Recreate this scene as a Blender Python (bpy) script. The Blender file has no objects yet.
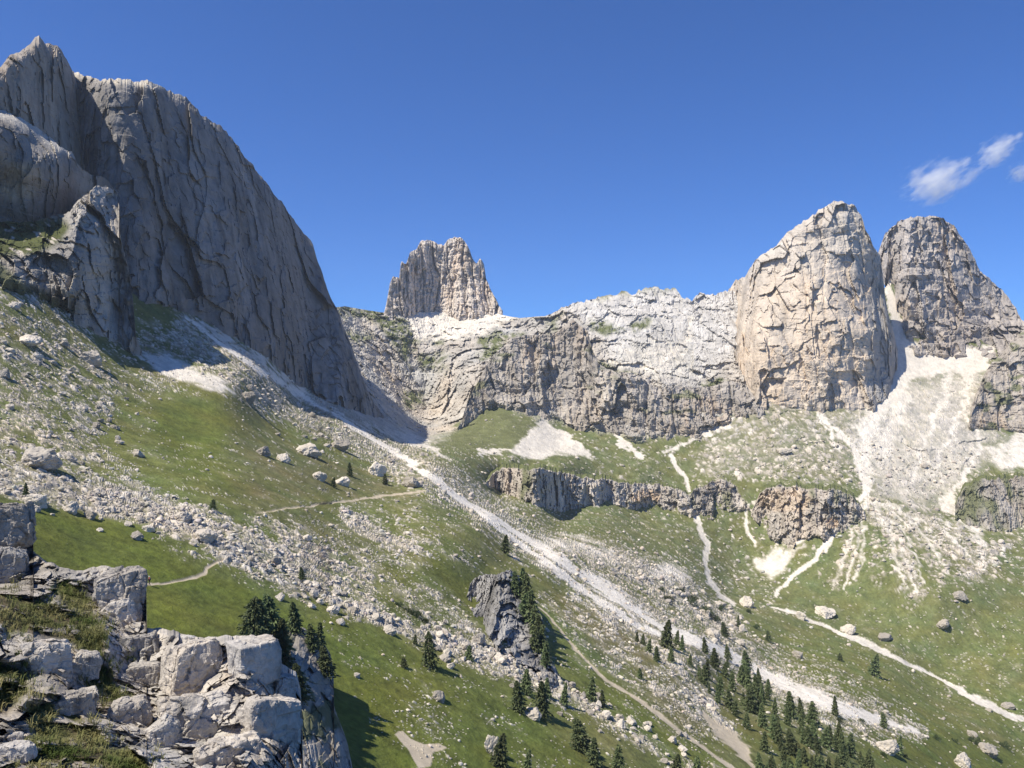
import bpy, math, random
import numpy as np

random.seed(7)
RNG = np.random.default_rng(7)
F, CX, HV = 819.0, 512.0, 400.0          # focal length in pixels, principal column, horizon row (lens shift)
SC = bpy.context.scene
COL = SC.collection
SUN = np.array([-0.49, -0.26, 0.83]); SUN = SUN / np.linalg.norm(SUN)

# ------------------------------------------------------------------ noise
_perm = RNG.permutation(256).astype(np.int32)
_perm = np.concatenate([_perm, _perm])
_g = RNG.normal(size=(256, 3)); _g = (_g / np.linalg.norm(_g, axis=1)[:, None]).astype(np.float32)

def _pn(p):
    i = np.floor(p).astype(np.int32)
    f = (p - i).astype(np.float32)
    i &= 255
    w = f * f * f * (f * (f * 6 - 15) + 10)
    out = 0
    for dx in (0, 1):
        a = _perm[(i[:, 0] + dx) & 255]
        wx = w[:, 0] if dx else 1 - w[:, 0]
        for dy in (0, 1):
            b = _perm[a + ((i[:, 1] + dy) & 255)]
            wy = w[:, 1] if dy else 1 - w[:, 1]
            for dz in (0, 1):
                g = _g[_perm[b + ((i[:, 2] + dz) & 255)]]
                d = g[:, 0] * (f[:, 0] - dx) + g[:, 1] * (f[:, 1] - dy) + g[:, 2] * (f[:, 2] - dz)
                wz = w[:, 2] if dz else 1 - w[:, 2]
                out = out + wx * wy * wz * d
    return out * 1.5

def pn(P, s=1.0, zs=1.0, seed=0):
    q = np.asarray(P, np.float64) / s
    q = q * np.array([1, 1, zs]) + np.array([13.7, 71.3, 37.9]) * (seed + 1)
    n = len(q)
    o = np.empty(n, np.float32)
    for k in range(0, n, 60000):
        o[k:k + 60000] = _pn(q[k:k + 60000])
    return o

def fbm(P, s, octs=4, zs=1.0, seed=0, gain=0.5):
    a, t, o = 1.0, 0.0, 0
    for k in range(octs):
        o = o + a * pn(P, s / 2 ** k, zs, seed + 11 * k)
        t += a
        a *= gain
    return o / t

def ridged(P, s, octs=4, zs=1.0, seed=0, gain=0.5):
    a, t, o = 1.0, 0.0, 0
    for k in range(octs):
        o = o + a * (1 - 2.2 * np.abs(pn(P, s / 2 ** k, zs, seed + 17 * k)))
        t += a
        a *= gain
    return o / t

def worley(P, s, zs=1.0, seed=0):
    q = np.asarray(P, np.float64) / s * np.array([1, 1, zs]) + 31.7 * (seed + 1)
    i0 = np.floor(q).astype(np.int32)
    f1 = np.full(len(q), 9.0, np.float32); f2 = f1.copy(); cid = np.zeros(len(q), np.int32)
    for dx in (-1, 0, 1):
        for dy in (-1, 0, 1):
            for dz in (-1, 0, 1):
                c = i0 + np.array([dx, dy, dz])
                h = _perm[_perm[_perm[c[:, 0] & 255] + (c[:, 1] & 255)] + (c[:, 2] & 255)]
                jit = np.stack([_perm[h + 37], _perm[h + 91], _perm[h + 153]], 1) / 255.0
                d = np.linalg.norm(c + jit - q, axis=1).astype(np.float32)
                near = d < f1
                f2 = np.where(near, f1, np.minimum(f2, d))
                cid = np.where(near, h, cid)
                f1 = np.where(near, d, f1)
    return f1, f2, cid

def sstep(a, b, x):
    t = np.clip((x - a) / (b - a), 0, 1)
    return t * t * (3 - 2 * t)

def lerp(a, b, m):
    return a + (b - a) * m[:, None]

# ------------------------------------------------------------------ thin plate surface of log distance
class TPS:
    def __init__(self, pts, smooth=0.0):
        p = np.array(pts, float)
        self.c = p[:, :2] / 100.0
        n = len(p)
        K = self._k(self.c) + smooth * np.eye(n)
        Pm = np.hstack([np.ones((n, 1)), self.c])
        A = np.zeros((n + 3, n + 3)); A[:n, :n] = K; A[:n, n:] = Pm; A[n:, :n] = Pm.T
        b = np.zeros(n + 3); b[:n] = np.log(p[:, 2])
        self.w = np.linalg.solve(A, b)
    def _k(self, q):
        d2 = ((q[:, None, :] - self.c[None]) ** 2).sum(-1)
        return 0.5 * d2 * np.log(d2 + 1e-12)
    def __call__(self, u, v):
        q = np.stack([np.ravel(u), np.ravel(v)], 1) / 100.0
        o = np.empty(len(q))
        n = len(self.c)
        for k in range(0, len(q), 20000):
            s = q[k:k + 20000]
            o[k:k + 20000] = self._k(s) @ self.w[:n] + self.w[n] + s @ self.w[n + 1:]
        return np.exp(o).reshape(np.shape(u))

def unproj(u, v, y):
    return np.stack([(u - CX) / F * y, y, (HV - v) / F * y], -1)

# ------------------------------------------------------------------ scene helpers
def mesh_obj(name, V, faces, mat, parent=None, smooth=False, col=None, link=True):
    """faces: (n,3) or (n,4) array"""
    me = bpy.data.meshes.new(name)
    faces = np.asarray(faces, np.int32)
    n, k = faces.shape
    me.vertices.add(len(V)); me.vertices.foreach_set('co', np.asarray(V, np.float32).ravel())
    me.loops.add(n * k); me.loops.foreach_set('vertex_index', faces.ravel())
    me.polygons.add(n); me.polygons.foreach_set('loop_start', np.arange(0, n * k, k, dtype=np.int32))
    me.polygons.foreach_set('use_smooth', np.full(n, smooth))
    me.update(calc_edges=True)
    if col is not None:
        at = me.color_attributes.new('albedo', 'FLOAT_COLOR', 'POINT')
        c = np.ones((len(V), 4), np.float32); c[:, :3] = np.clip(col, 0.004, 0.9)
        at.data.foreach_set('color', c.ravel())
    me.materials.append(mat)
    o = bpy.data.objects.new(name, me)
    if link:
        COL.objects.link(o)
    if parent is not None:
        o.parent = parent
    return o

def tag(o, label=None, cat=None, group=None, kind=None):
    if label: o['label'] = label
    if cat: o['category'] = cat
    if group: o['group'] = group
    if kind: o['kind'] = kind
    return o

def empty(name, loc=(0, 0, 0), rz=0.0):
    o = bpy.data.objects.new(name, None)
    COL.objects.link(o)
    o.location = loc; o.rotation_euler = (0, 0, rz)
    o.empty_display_size = 0.2
    return o

def copy_tree(o):
    c = o.copy(); COL.objects.link(c)
    for ch in o.children:
        d = ch.copy(); COL.objects.link(d); d.parent = c
    return c

# ------------------------------------------------------------------ materials
def nodes_of(m):
    m.use_nodes = True
    nt = m.node_tree
    return nt, nt.nodes, nt.links, nt.nodes['Principled BSDF']

def natural(name, s_fine, s_mid, contrast, bump, bump_dist, rough=0.9, attr=True, base=(0.4, 0.38, 0.34), extra=None):
    """albedo attribute (or a base colour) broken up by world scale noise, plus fine relief"""
    m = bpy.data.materials.new(name)
    nt, N, L, bs = nodes_of(m)
    tc = N.new('ShaderNodeTexCoord')
    n1 = N.new('ShaderNodeTexNoise'); n1.inputs['Scale'].default_value = 1 / s_fine; n1.inputs['Detail'].default_value = 8; n1.inputs['Roughness'].default_value = 0.65
    n2 = N.new('ShaderNodeTexNoise'); n2.inputs['Scale'].default_value = 1 / s_mid; n2.inputs['Detail'].default_value = 6
    for n in (n1, n2): L.new(tc.outputs['Object'], n.inputs['Vector'])
    mul = N.new('ShaderNodeMath'); mul.operation = 'MULTIPLY_ADD'
    L.new(n1.outputs['Fac'], mul.inputs[0]); mul.inputs[1].default_value = 2 * contrast; mul.inputs[2].default_value = 1 - contrast
    mul2 = N.new('ShaderNodeMath'); mul2.operation = 'MULTIPLY_ADD'
    L.new(n2.outputs['Fac'], mul2.inputs[0]); mul2.inputs[1].default_value = 1.2 * contrast; mul2.inputs[2].default_value = 1 - 0.6 * contrast
    mm = N.new('ShaderNodeMath'); mm.operation = 'MULTIPLY'
    L.new(mul.outputs[0], mm.inputs[0]); L.new(mul2.outputs[0], mm.inputs[1])
    if attr:
        src = N.new('ShaderNodeAttribute'); src.attribute_name = 'albedo'; csock = src.outputs['Color']
    else:
        oi = N.new('ShaderNodeObjectInfo'); ramp = N.new('ShaderNodeValToRGB')
        ramp.color_ramp.elements[0].color = (*[b * .52 for b in base], 1); ramp.color_ramp.elements[1].color = (*[b * 1.12 for b in base], 1)
        L.new(oi.outputs['Random'], ramp.inputs[0]); csock = ramp.outputs[0]
    vm = N.new('ShaderNodeVectorMath'); vm.operation = 'SCALE'
    L.new(csock, vm.inputs[0]); L.new(mm.outputs[0], vm.inputs['Scale'])
    L.new(vm.outputs[0], bs.inputs['Base Color'])
    bs.inputs['Roughness'].default_value = rough
    bs.inputs['Specular IOR Level'].default_value = 0.15
    if bump:
        b = N.new('ShaderNodeBump'); b.inputs['Strength'].default_value = bump; b.inputs['Distance'].default_value = bump_dist
        L.new(n1.outputs['Fac'], b.inputs['Height']); L.new(b.outputs[0], bs.inputs['Normal'])
    return m

M_GROUND = natural('alpine_ground', 1.6, 9.0, 0.42, 0.8, 0.7)
M_ROCK = natural('dolomite_rock', 7.0, 30.0, 0.30, 0.9, 3.0)
M_NEAR = natural('weathered_limestone', 0.09, 0.7, 0.48, 0.9, 0.05)
M_STONE = natural('boulder_stone', 0.8, 3.0, 0.35, 0.7, 0.35, attr=False, base=(0.54, 0.485, 0.405))
M_RUBBLE = natural('rubble_stone', 1.0, 6.0, 0.35, 0.5, 0.3)
M_PATH = natural('trodden_gravel', 0.5, 4.0, 0.25, 0.4, 0.15)

def foliage_mat(name, c1, c2, scale):
    m = bpy.data.materials.new(name)
    nt, N, L, bs = nodes_of(m)
    tc = N.new('ShaderNodeTexCoord'); no = N.new('ShaderNodeTexNoise'); no.inputs['Scale'].default_value = scale; no.inputs['Detail'].default_value = 4
    L.new(tc.outputs['Object'], no.inputs['Vector'])
    cr = N.new('ShaderNodeValToRGB'); cr.color_ramp.elements[0].position = 0.35; cr.color_ramp.elements[1].position = 0.68
    cr.color_ramp.elements[0].color = (*c1, 1); cr.color_ramp.elements[1].color = (*c2, 1)
    L.new(no.outputs['Fac'], cr.inputs[0])
    oi = N.new('ShaderNodeObjectInfo'); mr = N.new('ShaderNodeMapRange'); mr.inputs['To Min'].default_value = .65; mr.inputs['To Max'].default_value = 1.35
    L.new(oi.outputs['Random'], mr.inputs['Value'])
    hs = N.new('ShaderNodeHueSaturation'); hm_ = N.new('ShaderNodeMapRange'); hm_.inputs['To Min'].default_value = .485; hm_.inputs['To Max'].default_value = .515
    L.new(oi.outputs['Random'], hm_.inputs['Value']); L.new(hm_.outputs[0], hs.inputs['Hue']); L.new(mr.outputs[0], hs.inputs['Value'])
    L.new(cr.outputs[0], hs.inputs['Color']); L.new(hs.outputs[0], bs.inputs['Base Color'])
    bs.inputs['Roughness'].default_value = 0.75; bs.inputs['Specular IOR Level'].default_value = 0.2
    return m

M_NEEDLE = foliage_mat('conifer_needles', (0.055, 0.078, 0.032), (0.15, 0.175, 0.075), 9.0)
M_BUSH = foliage_mat('dwarf_pine_needles', (0.03, 0.05, 0.02), (0.085, 0.105, 0.042), 5.0)
M_BARK = foliage_mat('bark', (0.05, 0.035, 0.025), (0.11, 0.085, 0.065), 12.0)
M_BLADE = foliage_mat('grass_blades', (0.075, 0.10, 0.022), (0.30, 0.255, 0.115), 1.1)

# ================================================================== MAIN GROUND FIELD
def plane(u, v, a=-70.0, b=-0.5):
    return a / ((HV - v) / F - b * (u - CX) / F)

ctrl = []
for u, v in [(400, 768), (520, 768), (640, 768), (780, 768), (900, 768), (1024, 768), (300, 768), (150, 768), (0, 768), (-110, 768),
             (0, 600), (-110, 600), (100, 640), (200, 575), (300, 640), (430, 665), (520, 700), (600, 720), (700, 720), (300, 560), (200, 500),
             (400, 590), (500, 640), (560, 640), (620, 660), (700, 680), (780, 720), (400, 520), (480, 580), (560, 590), (620, 605), (700, 645),
             (840, 700), (920, 735), (430, 470), (490, 515), (560, 555), (0, 520), (400, 860), (700, 860), (1000, 860), (0, 860), (1120, 860)]:
    ctrl.append((u, v, plane(u, v)))
ctrl += [(0, 430, 225), (-110, 430, 205), (0, 330, 305), (-110, 330, 280), (100, 380, 335), (100, 450, 250), (200, 430, 335), (300, 470, 345),
         (240, 380, 455), (190, 340, 500), (190, 312, 566), (165, 300, 545), (140, 346, 440), (245, 345, 610), (300, 398, 665), (385, 423, 850), (340, 430, 590), (0, 274, 362), (-110, 266, 340),
         (80, 316, 400),
         # valley
         (430, 440, 900), (480, 455, 830), (540, 508, 715), (600, 540, 640), (650, 565, 640), (500, 492, 780), (720, 590, 748), (720, 612, 640), (780, 612, 722), (850, 635, 700),
         (930, 680, 640), (1020, 715, 600), (1120, 745, 560), (780, 655, 560), (860, 680, 540), (930, 715, 530),
         # lower slopes, cliff band, terrace
         (560, 517, 765), (640, 515, 880), (700, 527, 885), (800, 540, 850), (640, 475, 945), (560, 468, 860), (510, 462, 850), (720, 480, 950), (800, 480, 930),
         (640, 450, 998), (560, 446, 975), (640, 432, 1030), (720, 430, 1040), (500, 430, 960), (420, 430, 1000), (760, 405, 1060), (800, 410, 1052),
         (870, 410, 1060), (863, 495, 905), (870, 560, 790), (780, 592, 790), (940, 600, 722), (1024, 640, 690), (1120, 640, 680), (1024, 560, 800), (1024, 480, 950),
         (1120, 480, 960), (940, 500, 910), (1000, 430, 1045), (1110, 420, 1070), (920, 360, 1200), (970, 365, 1195), (893, 285, 1290), (950, 420, 1060), (1060, 370, 1180),
         # back wall
         (640, 372, 1135), (700, 375, 1140), (650, 295, 1270), (580, 302, 1275), (520, 318, 1300), (460, 315, 1330), (400, 330, 1240), (345, 308, 1210), (380, 380, 1090),
         (470, 380, 1100), (560, 360, 1170), (730, 300, 1260), (800, 330, 1250)]
MAIN = TPS(ctrl, 1e-4)

T0 = np.array([(-120, 240), (0, 255), (60, 282), (100, 305), (140, 292), (170, 285), (195, 300), (256, 338), (300, 372), (318, 345), (332, 308), (345, 306), (360, 309),
               (385, 313), (400, 312), (490, 312), (505, 316), (520, 318), (545, 316), (555, 313), (562, 308), (575, 303), (590, 300), (600, 296), (612, 293), (625, 292), (632, 297), (638, 291),
               (645, 288), (658, 288), (664, 291), (672, 289), (680, 291), (685, 298), (692, 299), (700, 295), (708, 293), (715, 295), (728, 293), (740, 290), (765, 300), (870, 300), (887, 285),
               (892, 272), (897, 285), (930, 330), (980, 340), (1000, 350), (1150, 385)], float)

U0, U1, V1 = -120, 1148, 850
us = np.arange(U0, U1 + 1, 1.0)
Rows = 590
tt = np.linspace(0, 1, Rows)
Tn = np.interp(us, T0[:, 0], T0[:, 1])
jag = fbm(np.stack([us, us * 0, us * 0], 1), 9, 4, seed=3) * 7.5 + fbm(np.stack([us, us * 0, us * 0], 1), 2.5, 2, seed=5) * 1.6
jag *= sstep(540, 570, us)
Tn = Tn + jag
Vg = Tn[None, :] + (V1 - Tn)[None, :] * tt[:, None]
Ug = np.broadcast_to(us[None, :], Vg.shape)
# coarse evaluation, then bilinear
cu = np.arange(U0 - 4, U1 + 9, 4.0); cv = np.arange(200, V1 + 9, 4.0)
Yc = MAIN(*np.meshgrid(cu, cv))
def bil(u, v):
    a = np.clip((u - cu[0]) / 4, 0, len(cu) - 1.001); b = np.clip((v - cv[0]) / 4, 0, len(cv) - 1.001)
    i = a.astype(int); j = b.astype(int); a = a - i; b = b - j
    return (Yc[j, i] * (1 - a) + Yc[j, i + 1] * a) * (1 - b) + (Yc[j + 1, i] * (1 - a) + Yc[j + 1, i + 1] * a) * b
Yg = bil(Ug, Vg)
PB = unproj(Ug, Vg, Yg).reshape(-1, 3)         # smooth base points
U = Ug.ravel().copy(); V = Vg.ravel().copy(); Y = Yg.ravel()
NG = len(U)

# ------------------------------------------------------------------ painting in the surface's own parametrisation
wu = U + fbm(PB, 60, 4, seed=20) * 12 + fbm(PB, 20, 3, seed=21) * 8 + fbm(PB, 6, 2, seed=22) * 2.5
wv = V + fbm(PB, 60, 4, seed=26) * 8 + fbm(PB, 20, 3, seed=23) * 6 + fbm(PB, 6, 2, seed=24) * 2.0

def dist_poly(pts, u, v):
    d = np.full(len(u), 1e9, np.float32); wd = np.zeros(len(u), np.float32)
    for (x0, y0, w0), (x1, y1, w1) in zip(pts[:-1], pts[1:]):
        dx, dy = x1 - x0, y1 - y0
        t = np.clip(((u - x0) * dx + (v - y0) * dy) / (dx * dx + dy * dy), 0, 1)
        e = np.hypot(u - x0 - t * dx, v - y0 - t * dy)
        m = e < d
        d = np.where(m, e, d); wd = np.where(m, w0 + (w1 - w0) * t, wd)
    return d, wd

BREAK = np.clip(fbm(PB, 11, 3, seed=27) + .7 * fbm(PB, 3, 2, seed=28), -.9, .8)
def stroke(pts, soft=0.5, warp=1.0):
    """soft edged band along a polyline of (u, v, full width)"""
    p = np.array(pts, float); pad = p[:, 2].max() + 25
    out = np.zeros(NG, np.float32)
    k = np.nonzero((U > p[:, 0].min() - pad) & (U < p[:, 0].max() + pad) & (V > p[:, 1].min() - pad) & (V < p[:, 1].max() + pad))[0]
    a = U[k] + (wu[k] - U[k]) * warp; b = V[k] + (wv[k] - V[k]) * warp
    d, w = dist_poly(pts, a, b)
    w = w * (1 + .75 * BREAK[k])
    out[k] = 1 - sstep(0.5 * w * (1 - soft), 0.5 * w * (1 + soft) + 0.4, d)
    return out

def area(pts, soft=8.0, warp=1.0):
    p = np.array(pts, float); pad = soft + 20
    out = np.zeros(NG, np.float32)
    k = np.nonzero((U > p[:, 0].min() - pad) & (U < p[:, 0].max() + pad) & (V > p[:, 1].min() - pad) & (V < p[:, 1].max() + pad))[0]
    a = U[k] + (wu[k] - U[k]) * warp; b = V[k] + (wv[k] - V[k]) * warp
    ins = np.zeros(len(k), bool)
    n = len(p)
    d = np.full(len(k), 1e9)
    for i in range(n):
        x0, y0 = p[i]; x1, y1 = p[(i + 1) % n]
        c = ((y0 > b) != (y1 > b)) & (a < (x1 - x0) * (b - y0) / (y1 - y0 + 1e-9) + x0)
        ins ^= c
        dx, dy = x1 - x0, y1 - y0
        t = np.clip(((a - x0) * dx + (b - y0) * dy) / (dx * dx + dy * dy + 1e-9), 0, 1)
        d = np.minimum(d, np.hypot(a - x0 - t * dx, b - y0 - t * dy))
    sd = np.where(ins, d, -d)
    out[k] = sstep(-soft, soft, sd)
    return out

# ---- stone density (0..1), scree brightness, grass tone
near = sstep(0, 1, 0 * U)  # zeros
dens = 0.11 + .13 * sstep(480, 620, Y)                                     # scattered stones everywhere
def dset(m, val):
    global dens
    dens = dens * (1 - m) + val * m
# left boulder field
dset(area([(-130, 240), (60, 280), (140, 330), (210, 330), (300, 395), (360, 430), (430, 470), (400, 470), (300, 430), (200, 395), (120, 400), (100, 440), (150, 490), (260, 525), (200, 540), (100, 520), (-130, 500)], 10), 0.43)
dset(area([(-130, 290), (0, 290), (80, 340), (60, 372), (-130, 350)], 10), 0.40)
dset(area([(60, 318), (130, 345), (165, 385), (110, 380)], 8), 0.30)
# upper meadow
dset(area([(118, 405), (190, 388), (228, 402), (250, 430), (330, 452), (400, 478), (430, 505), (400, 525), (330, 515), (250, 510), (205, 505), (150, 478), (110, 445)], 9), 0.17)
dset(area([(150, 405), (215, 398), (232, 425), (200, 450), (160, 430)], 6), 0.02)
# middle rough pasture
dset(area([(300, 520), (420, 500), (480, 560), (470, 620), (560, 680), (540, 690), (430, 640), (300, 590), (200, 545)], 12), 0.34)
dset(stroke([(345, 515, 10), (380, 535, 16), (418, 545, 8)]), 0.72)
# rubble belt
BELT = [(-40, 470, 22), (60, 492, 26), (130, 512, 30), (200, 535, 36), (262, 560, 32), (330, 592, 24), (390, 620, 20), (440, 640, 24), (490, 652, 34), (530, 675, 26), (575, 697, 24), (620, 722, 24), (680, 752, 34), (720, 790, 40)]
dset(stroke(BELT, 0.8), 0.76)
dset(stroke([(190, 525, 22), (270, 550, 46), (340, 575, 40)], 0.8), 0.66)
# lush meadow
LUSH = area([(-130, 503), (20, 503), (75, 520), (150, 533), (185, 560), (250, 590), (300, 612), (352, 640), (400, 690), (420, 790), (300, 790), (-130, 790)], 7)
dset(LUSH, 0.02)
LOWM = area([(320, 612), (400, 640), (470, 672), (540, 720), (600, 790), (390, 790), (350, 690)], 10)
dset(LOWM * 0.9, 0.17)
# right of the belt
PAST = area([(470, 560), (520, 570), (560, 640), (640, 690), (740, 770), (660, 760), (590, 700), (540, 670), (480, 630)], 10)
dset(PAST, 0.20)
dset(area([(440, 555), (500, 590), (560, 655), (530, 660), (470, 615), (420, 570)], 6), 0.06)
dset(area([(540, 600), (620, 600), (700, 655), (740, 740), (700, 740), (620, 690)], 12), 0.40)
dset(stroke([(575, 595, 8), (620, 618, 12), (652, 640, 14), (690, 690, 18), (725, 730, 10)], 0.8), 0.66)
# along the debris run, and the blocks beyond it
dset(stroke([(190, 335, 30), (300, 405, 36), (400, 462, 30), (470, 500, 24), (540, 552, 30), (620, 590, 26)], 0.9), 0.62)
dset(stroke([(560, 545, 14), (620, 560, 24), (670, 585, 40), (720, 615, 44), (770, 645, 24)], 0.8), 0.72)
# valley floor and right hand slopes
dset(area([(740, 600), (860, 650), (960, 700), (1150, 760), (1150, 800), (940, 745), (820, 690), (740, 640)], 8), 0.15)
dset(area([(790, 660), (860, 680), (930, 725), (900, 725), (830, 695)], 8), 0.03)
dset(area([(740, 400), (860, 400), (870, 480), (820, 485), (700, 470)], 10), 0.52)
dset(area([(700, 555), (800, 555), (830, 600), (760, 615), (700, 600)], 10), 0.28)
FAN = area([(863, 490), (905, 500), (960, 540), (1000, 590), (1150, 620), (1150, 740), (1000, 712), (850, 640), (775, 600), (820, 550)], 8)
dset(FAN, 0.16)
for a0, b0, w0, d0 in [(835, 585, 14, .62), (850, 575, 12, .5), (880, 580, 12, .40), (915, 590, 22, .66), (940, 575, 16, .55), (965, 570, 26, .5)]:
    dset(stroke([(866, 492, 5), ((866 + a0) / 2 + 3, (492 + b0) / 2 - 6, w0 * .7), (a0, b0, w0)], 0.9), d0)
dset(area([(870, 500), (960, 520), (1010, 560), (985, 578), (930, 545), (880, 520)], 10), 0.62)
dset(stroke([(1150, 500, 14), (1024, 530, 16), (985, 560, 12), (970, 575, 8)], 0.7), 0.7)
dset(area([(700, 440), (760, 400), (850, 400), (862, 430), (860, 480), (800, 480), (700, 480)], 8), 0.50)
dset(area([(985, 470), (1150, 470), (1150, 540), (1000, 540), (950, 515)], 8), 0.30)

white = 0 * U          # bright clean scree
def wset(m, val=1.0):
    global white
    white = np.maximum(white, m * val)
DEB = stroke([(186, 318, 2.8), (212, 336, 3.4), (240, 356, 4.5), (300, 395, 5.1), (345, 421, 5.1), (400, 455, 5.1), (425, 474, 5.6), (480, 510, 6.7), (540, 546, 8.4), (600, 585, 8.4), (660, 625, 6.7), (720, 652, 8.4), (790, 686, 11.2), (850, 711, 10.7), (885, 723, 7.3), (918, 732, 2.3)], 0.5, 0.6)
dset(stroke([(186, 318, 17.520000000000003), (212, 336, 19.759999999999998), (240, 356, 24.56), (300, 395, 26.8), (345, 421, 26.8), (400, 455, 26.8), (425, 474, 29.040000000000003), (480, 510, 33.519999999999996), (540, 546, 40.56), (600, 585, 40.56), (660, 625, 33.519999999999996), (720, 652, 40.56), (790, 686, 52.080000000000005), (850, 711, 49.84), (885, 723, 36.08), (918, 732, 15.28)], .9), .56)
DEB2 = stroke([(440, 480, 2), (465, 500, 4), (500, 530, 5), (560, 572, 6), (600, 600, 6), (640, 625, 5), (662, 633, 3)], 0.5, 0.6)
wset(DEB); wset(DEB2, 0.9)
wset(area([(135, 352), (165, 352), (215, 378), (230, 395), (205, 392), (165, 375)], 6), 0.8)
wset(stroke([(200, 322, 3), (235, 345, 4), (290, 380, 5), (345, 412, 3)], 0.6), .6)
wset(stroke([(225, 340, 2), (300, 388, 3), (380, 432, 3), (440, 455, 2)], 0.6), .5)
wset(stroke([(385, 428, 5), (410, 437, 9), (435, 447, 6), (450, 460, 3)], 0.7), .55)
FOOT1 = stroke([(140, 583, 1.6), (165, 583, 1.6), (180, 580, 2.0), (196, 576, 2.6), (205, 572, 3), (207, 567, 3), (217, 561, 2.5), (224, 560, 1)], 0.4, 0.15)
FOOT2 = stroke([(255, 512, 0.6), (300, 507, 1.0), (340, 502, 1.6), (375, 497, 2.0), (424, 490, 1.8)], 0.4, 0.25)
FOOT3 = stroke([(540, 606, .8), (550, 618, 1.2), (562, 634, 1.6), (585, 662, 2.2), (603, 681, 3), (622, 692, 2.4), (640, 702, 3), (678, 728, 3.6), (708, 748, 3), (745, 775, 3.4), (770, 800, 3)], 0.6, 0.55)
FOOT4 = stroke([(703, 712, 2), (712, 724, 6), (730, 738, 8), (748, 752, 5), (765, 775, 3), (780, 800, 3)], 0.8, 0.9)
EARTH = area([(394, 734), (403, 731), (411, 739), (424, 744), (440, 745), (446, 749), (433, 754), (430, 765), (419, 767), (413, 757), (404, 745)], 6, 0.3)
EARTH = sstep(.40, .62, EARTH + .42 * fbm(PB, 4.5, 4, seed=29) * (EARTH > .02))
FOOTS = np.maximum.reduce([FOOT1, FOOT2 * .8, FOOT3, FOOT4])
STR = np.maximum(stroke([(672, 455, 3), (684, 478, 3), (693, 503, 3), (700, 524, 4), (706, 545, 5), (704, 560, 5), (709, 580, 4), (722, 596, 3), (736, 603, 2.5)], 0.4, 0.45),
                 stroke([(772, 607, 2), (800, 615, 3), (832, 629, 3), (868, 644, 5), (895, 657, 4), (925, 672, 2.5), (945, 682, 3), (968, 695, 6), (990, 705, 7), (1008, 714, 5), (1060, 730, 5), (1150, 760, 5)], 0.4, 0.4))
wset(STR)
wset(stroke([(668, 452, 3), (700, 437, 5), (722, 428, 6), (748, 408, 3)], .6), .6)
wset(stroke([(863, 492, 5), (838, 528, 5), (808, 567, 4), (775, 596, 3)], .4, .5), .95)
wset(stroke([(863, 494, 3), (840, 525, 3), (826, 552, 3)], .5, .5), .6)
wset(stroke([(858, 502, 2), (820, 530, 6), (790, 545, 4)], .6, .5), .5)
for a0, b0 in [(832, 588), (846, 590), (858, 580), (905, 585), (918, 592), (925, 580), (948, 572), (985, 568)]:
    wset(stroke([(866, 494, 2), ((866 + a0) / 2 + 4, (494 + b0) / 2 - 8, 3), (a0, b0, 3)], .8, .9), .42)
wset(stroke([(820, 412, 3), (838, 432, 5), (852, 448, 6), (857, 470, 5), (863, 490, 6)], .5, .7), .85)
wset(stroke([(822, 416, 2), (832, 438, 3), (834, 450, 2)], .5, .7), .6)
BIG = np.maximum(area([(893, 330), (908, 340), (930, 346), (990, 346), (986, 366), (968, 378), (950, 370), (930, 376), (915, 374), (906, 392), (896, 402), (886, 414), (868, 412), (884, 390), (896, 362)], 4, 0.8), stroke([(886, 268, 5), (888, 290, 6), (893, 312, 9), (900, 335, 12), (906, 350, 14)], .3, .2))
SCR = area([(850, 425), (884, 400), (905, 378), (985, 374), (978, 420), (1000, 440), (975, 470), (945, 500), (905, 505), (880, 498), (862, 480), (855, 450)], 18, 1.5)
dset(SCR, .58)
wset(SCR, .20)
wset(stroke([(950, 372, 10), (938, 405, 8), (926, 440, 6), (908, 485, 4)], .9), .62)
wset(stroke([(972, 374, 8), (966, 405, 6), (950, 440, 5), (936, 470, 3)], .9), .6); wset(BIG, 1.0)
wset(stroke([(880, 405, 16), (868, 430, 22), (862, 455, 16), (864, 490, 10)], .9), .7)
wset(stroke([(905, 385, 14), (895, 420, 14), (885, 450, 14)], .9), .65)
wset(area([(985, 450), (1035, 428), (1150, 430), (1150, 478), (1000, 470)], 6), .55)
wset(stroke([(968, 415, 4), (977, 435, 4), (976, 455, 4), (960, 480, 5), (948, 508, 6), (962, 518, 3)], .6), .75)
wset(stroke([(945, 500, 12), (975, 525, 14), (990, 545, 8)], .8), .5)
CONE = area([(545, 417), (556, 430), (580, 450), (594, 456), (560, 452), (535, 458), (512, 456)], 5, .9)
wset(CONE, .95)
wset(stroke([(480, 450, 3), (495, 453, 4), (514, 455, 3)], .5), .9)
wset(stroke([(607, 425, 3), (615, 438, 4), (640, 455, 5)], .5), .8)
wset(stroke([(556, 430, 3), (575, 445, 4), (592, 454, 3)], .6), .6)
wset(area([(650, 570), (672, 562), (695, 572), (690, 582), (660, 582)], 7), .55)
wset(area([(755, 558), (790, 548), (802, 545), (788, 572), (772, 580), (755, 572)], 6), .6)
wset(stroke([(745, 505, 2), (748, 530, 4), (755, 545, 5)], .6), .55)
wset(stroke([(538, 540, 10), (580, 545, 16), (610, 556, 14)], .8), .42)
wset(area([(408, 316), (440, 305), (500, 305), (513, 318), (480, 335), (440, 338), (412, 338), (408, 328)], 5), .85)
wset(stroke([(690, 318, 5), (682, 345, 8), (655, 370, 9), (610, 362, 4)], .9), .55)
wset(area([(620, 345), (660, 340), (690, 350), (690, 374), (650, 374), (620, 365)], 10), .35)
wset(stroke([(606, 380, 8), (604, 400, 8), (600, 425, 6)], .7), .5)

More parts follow.
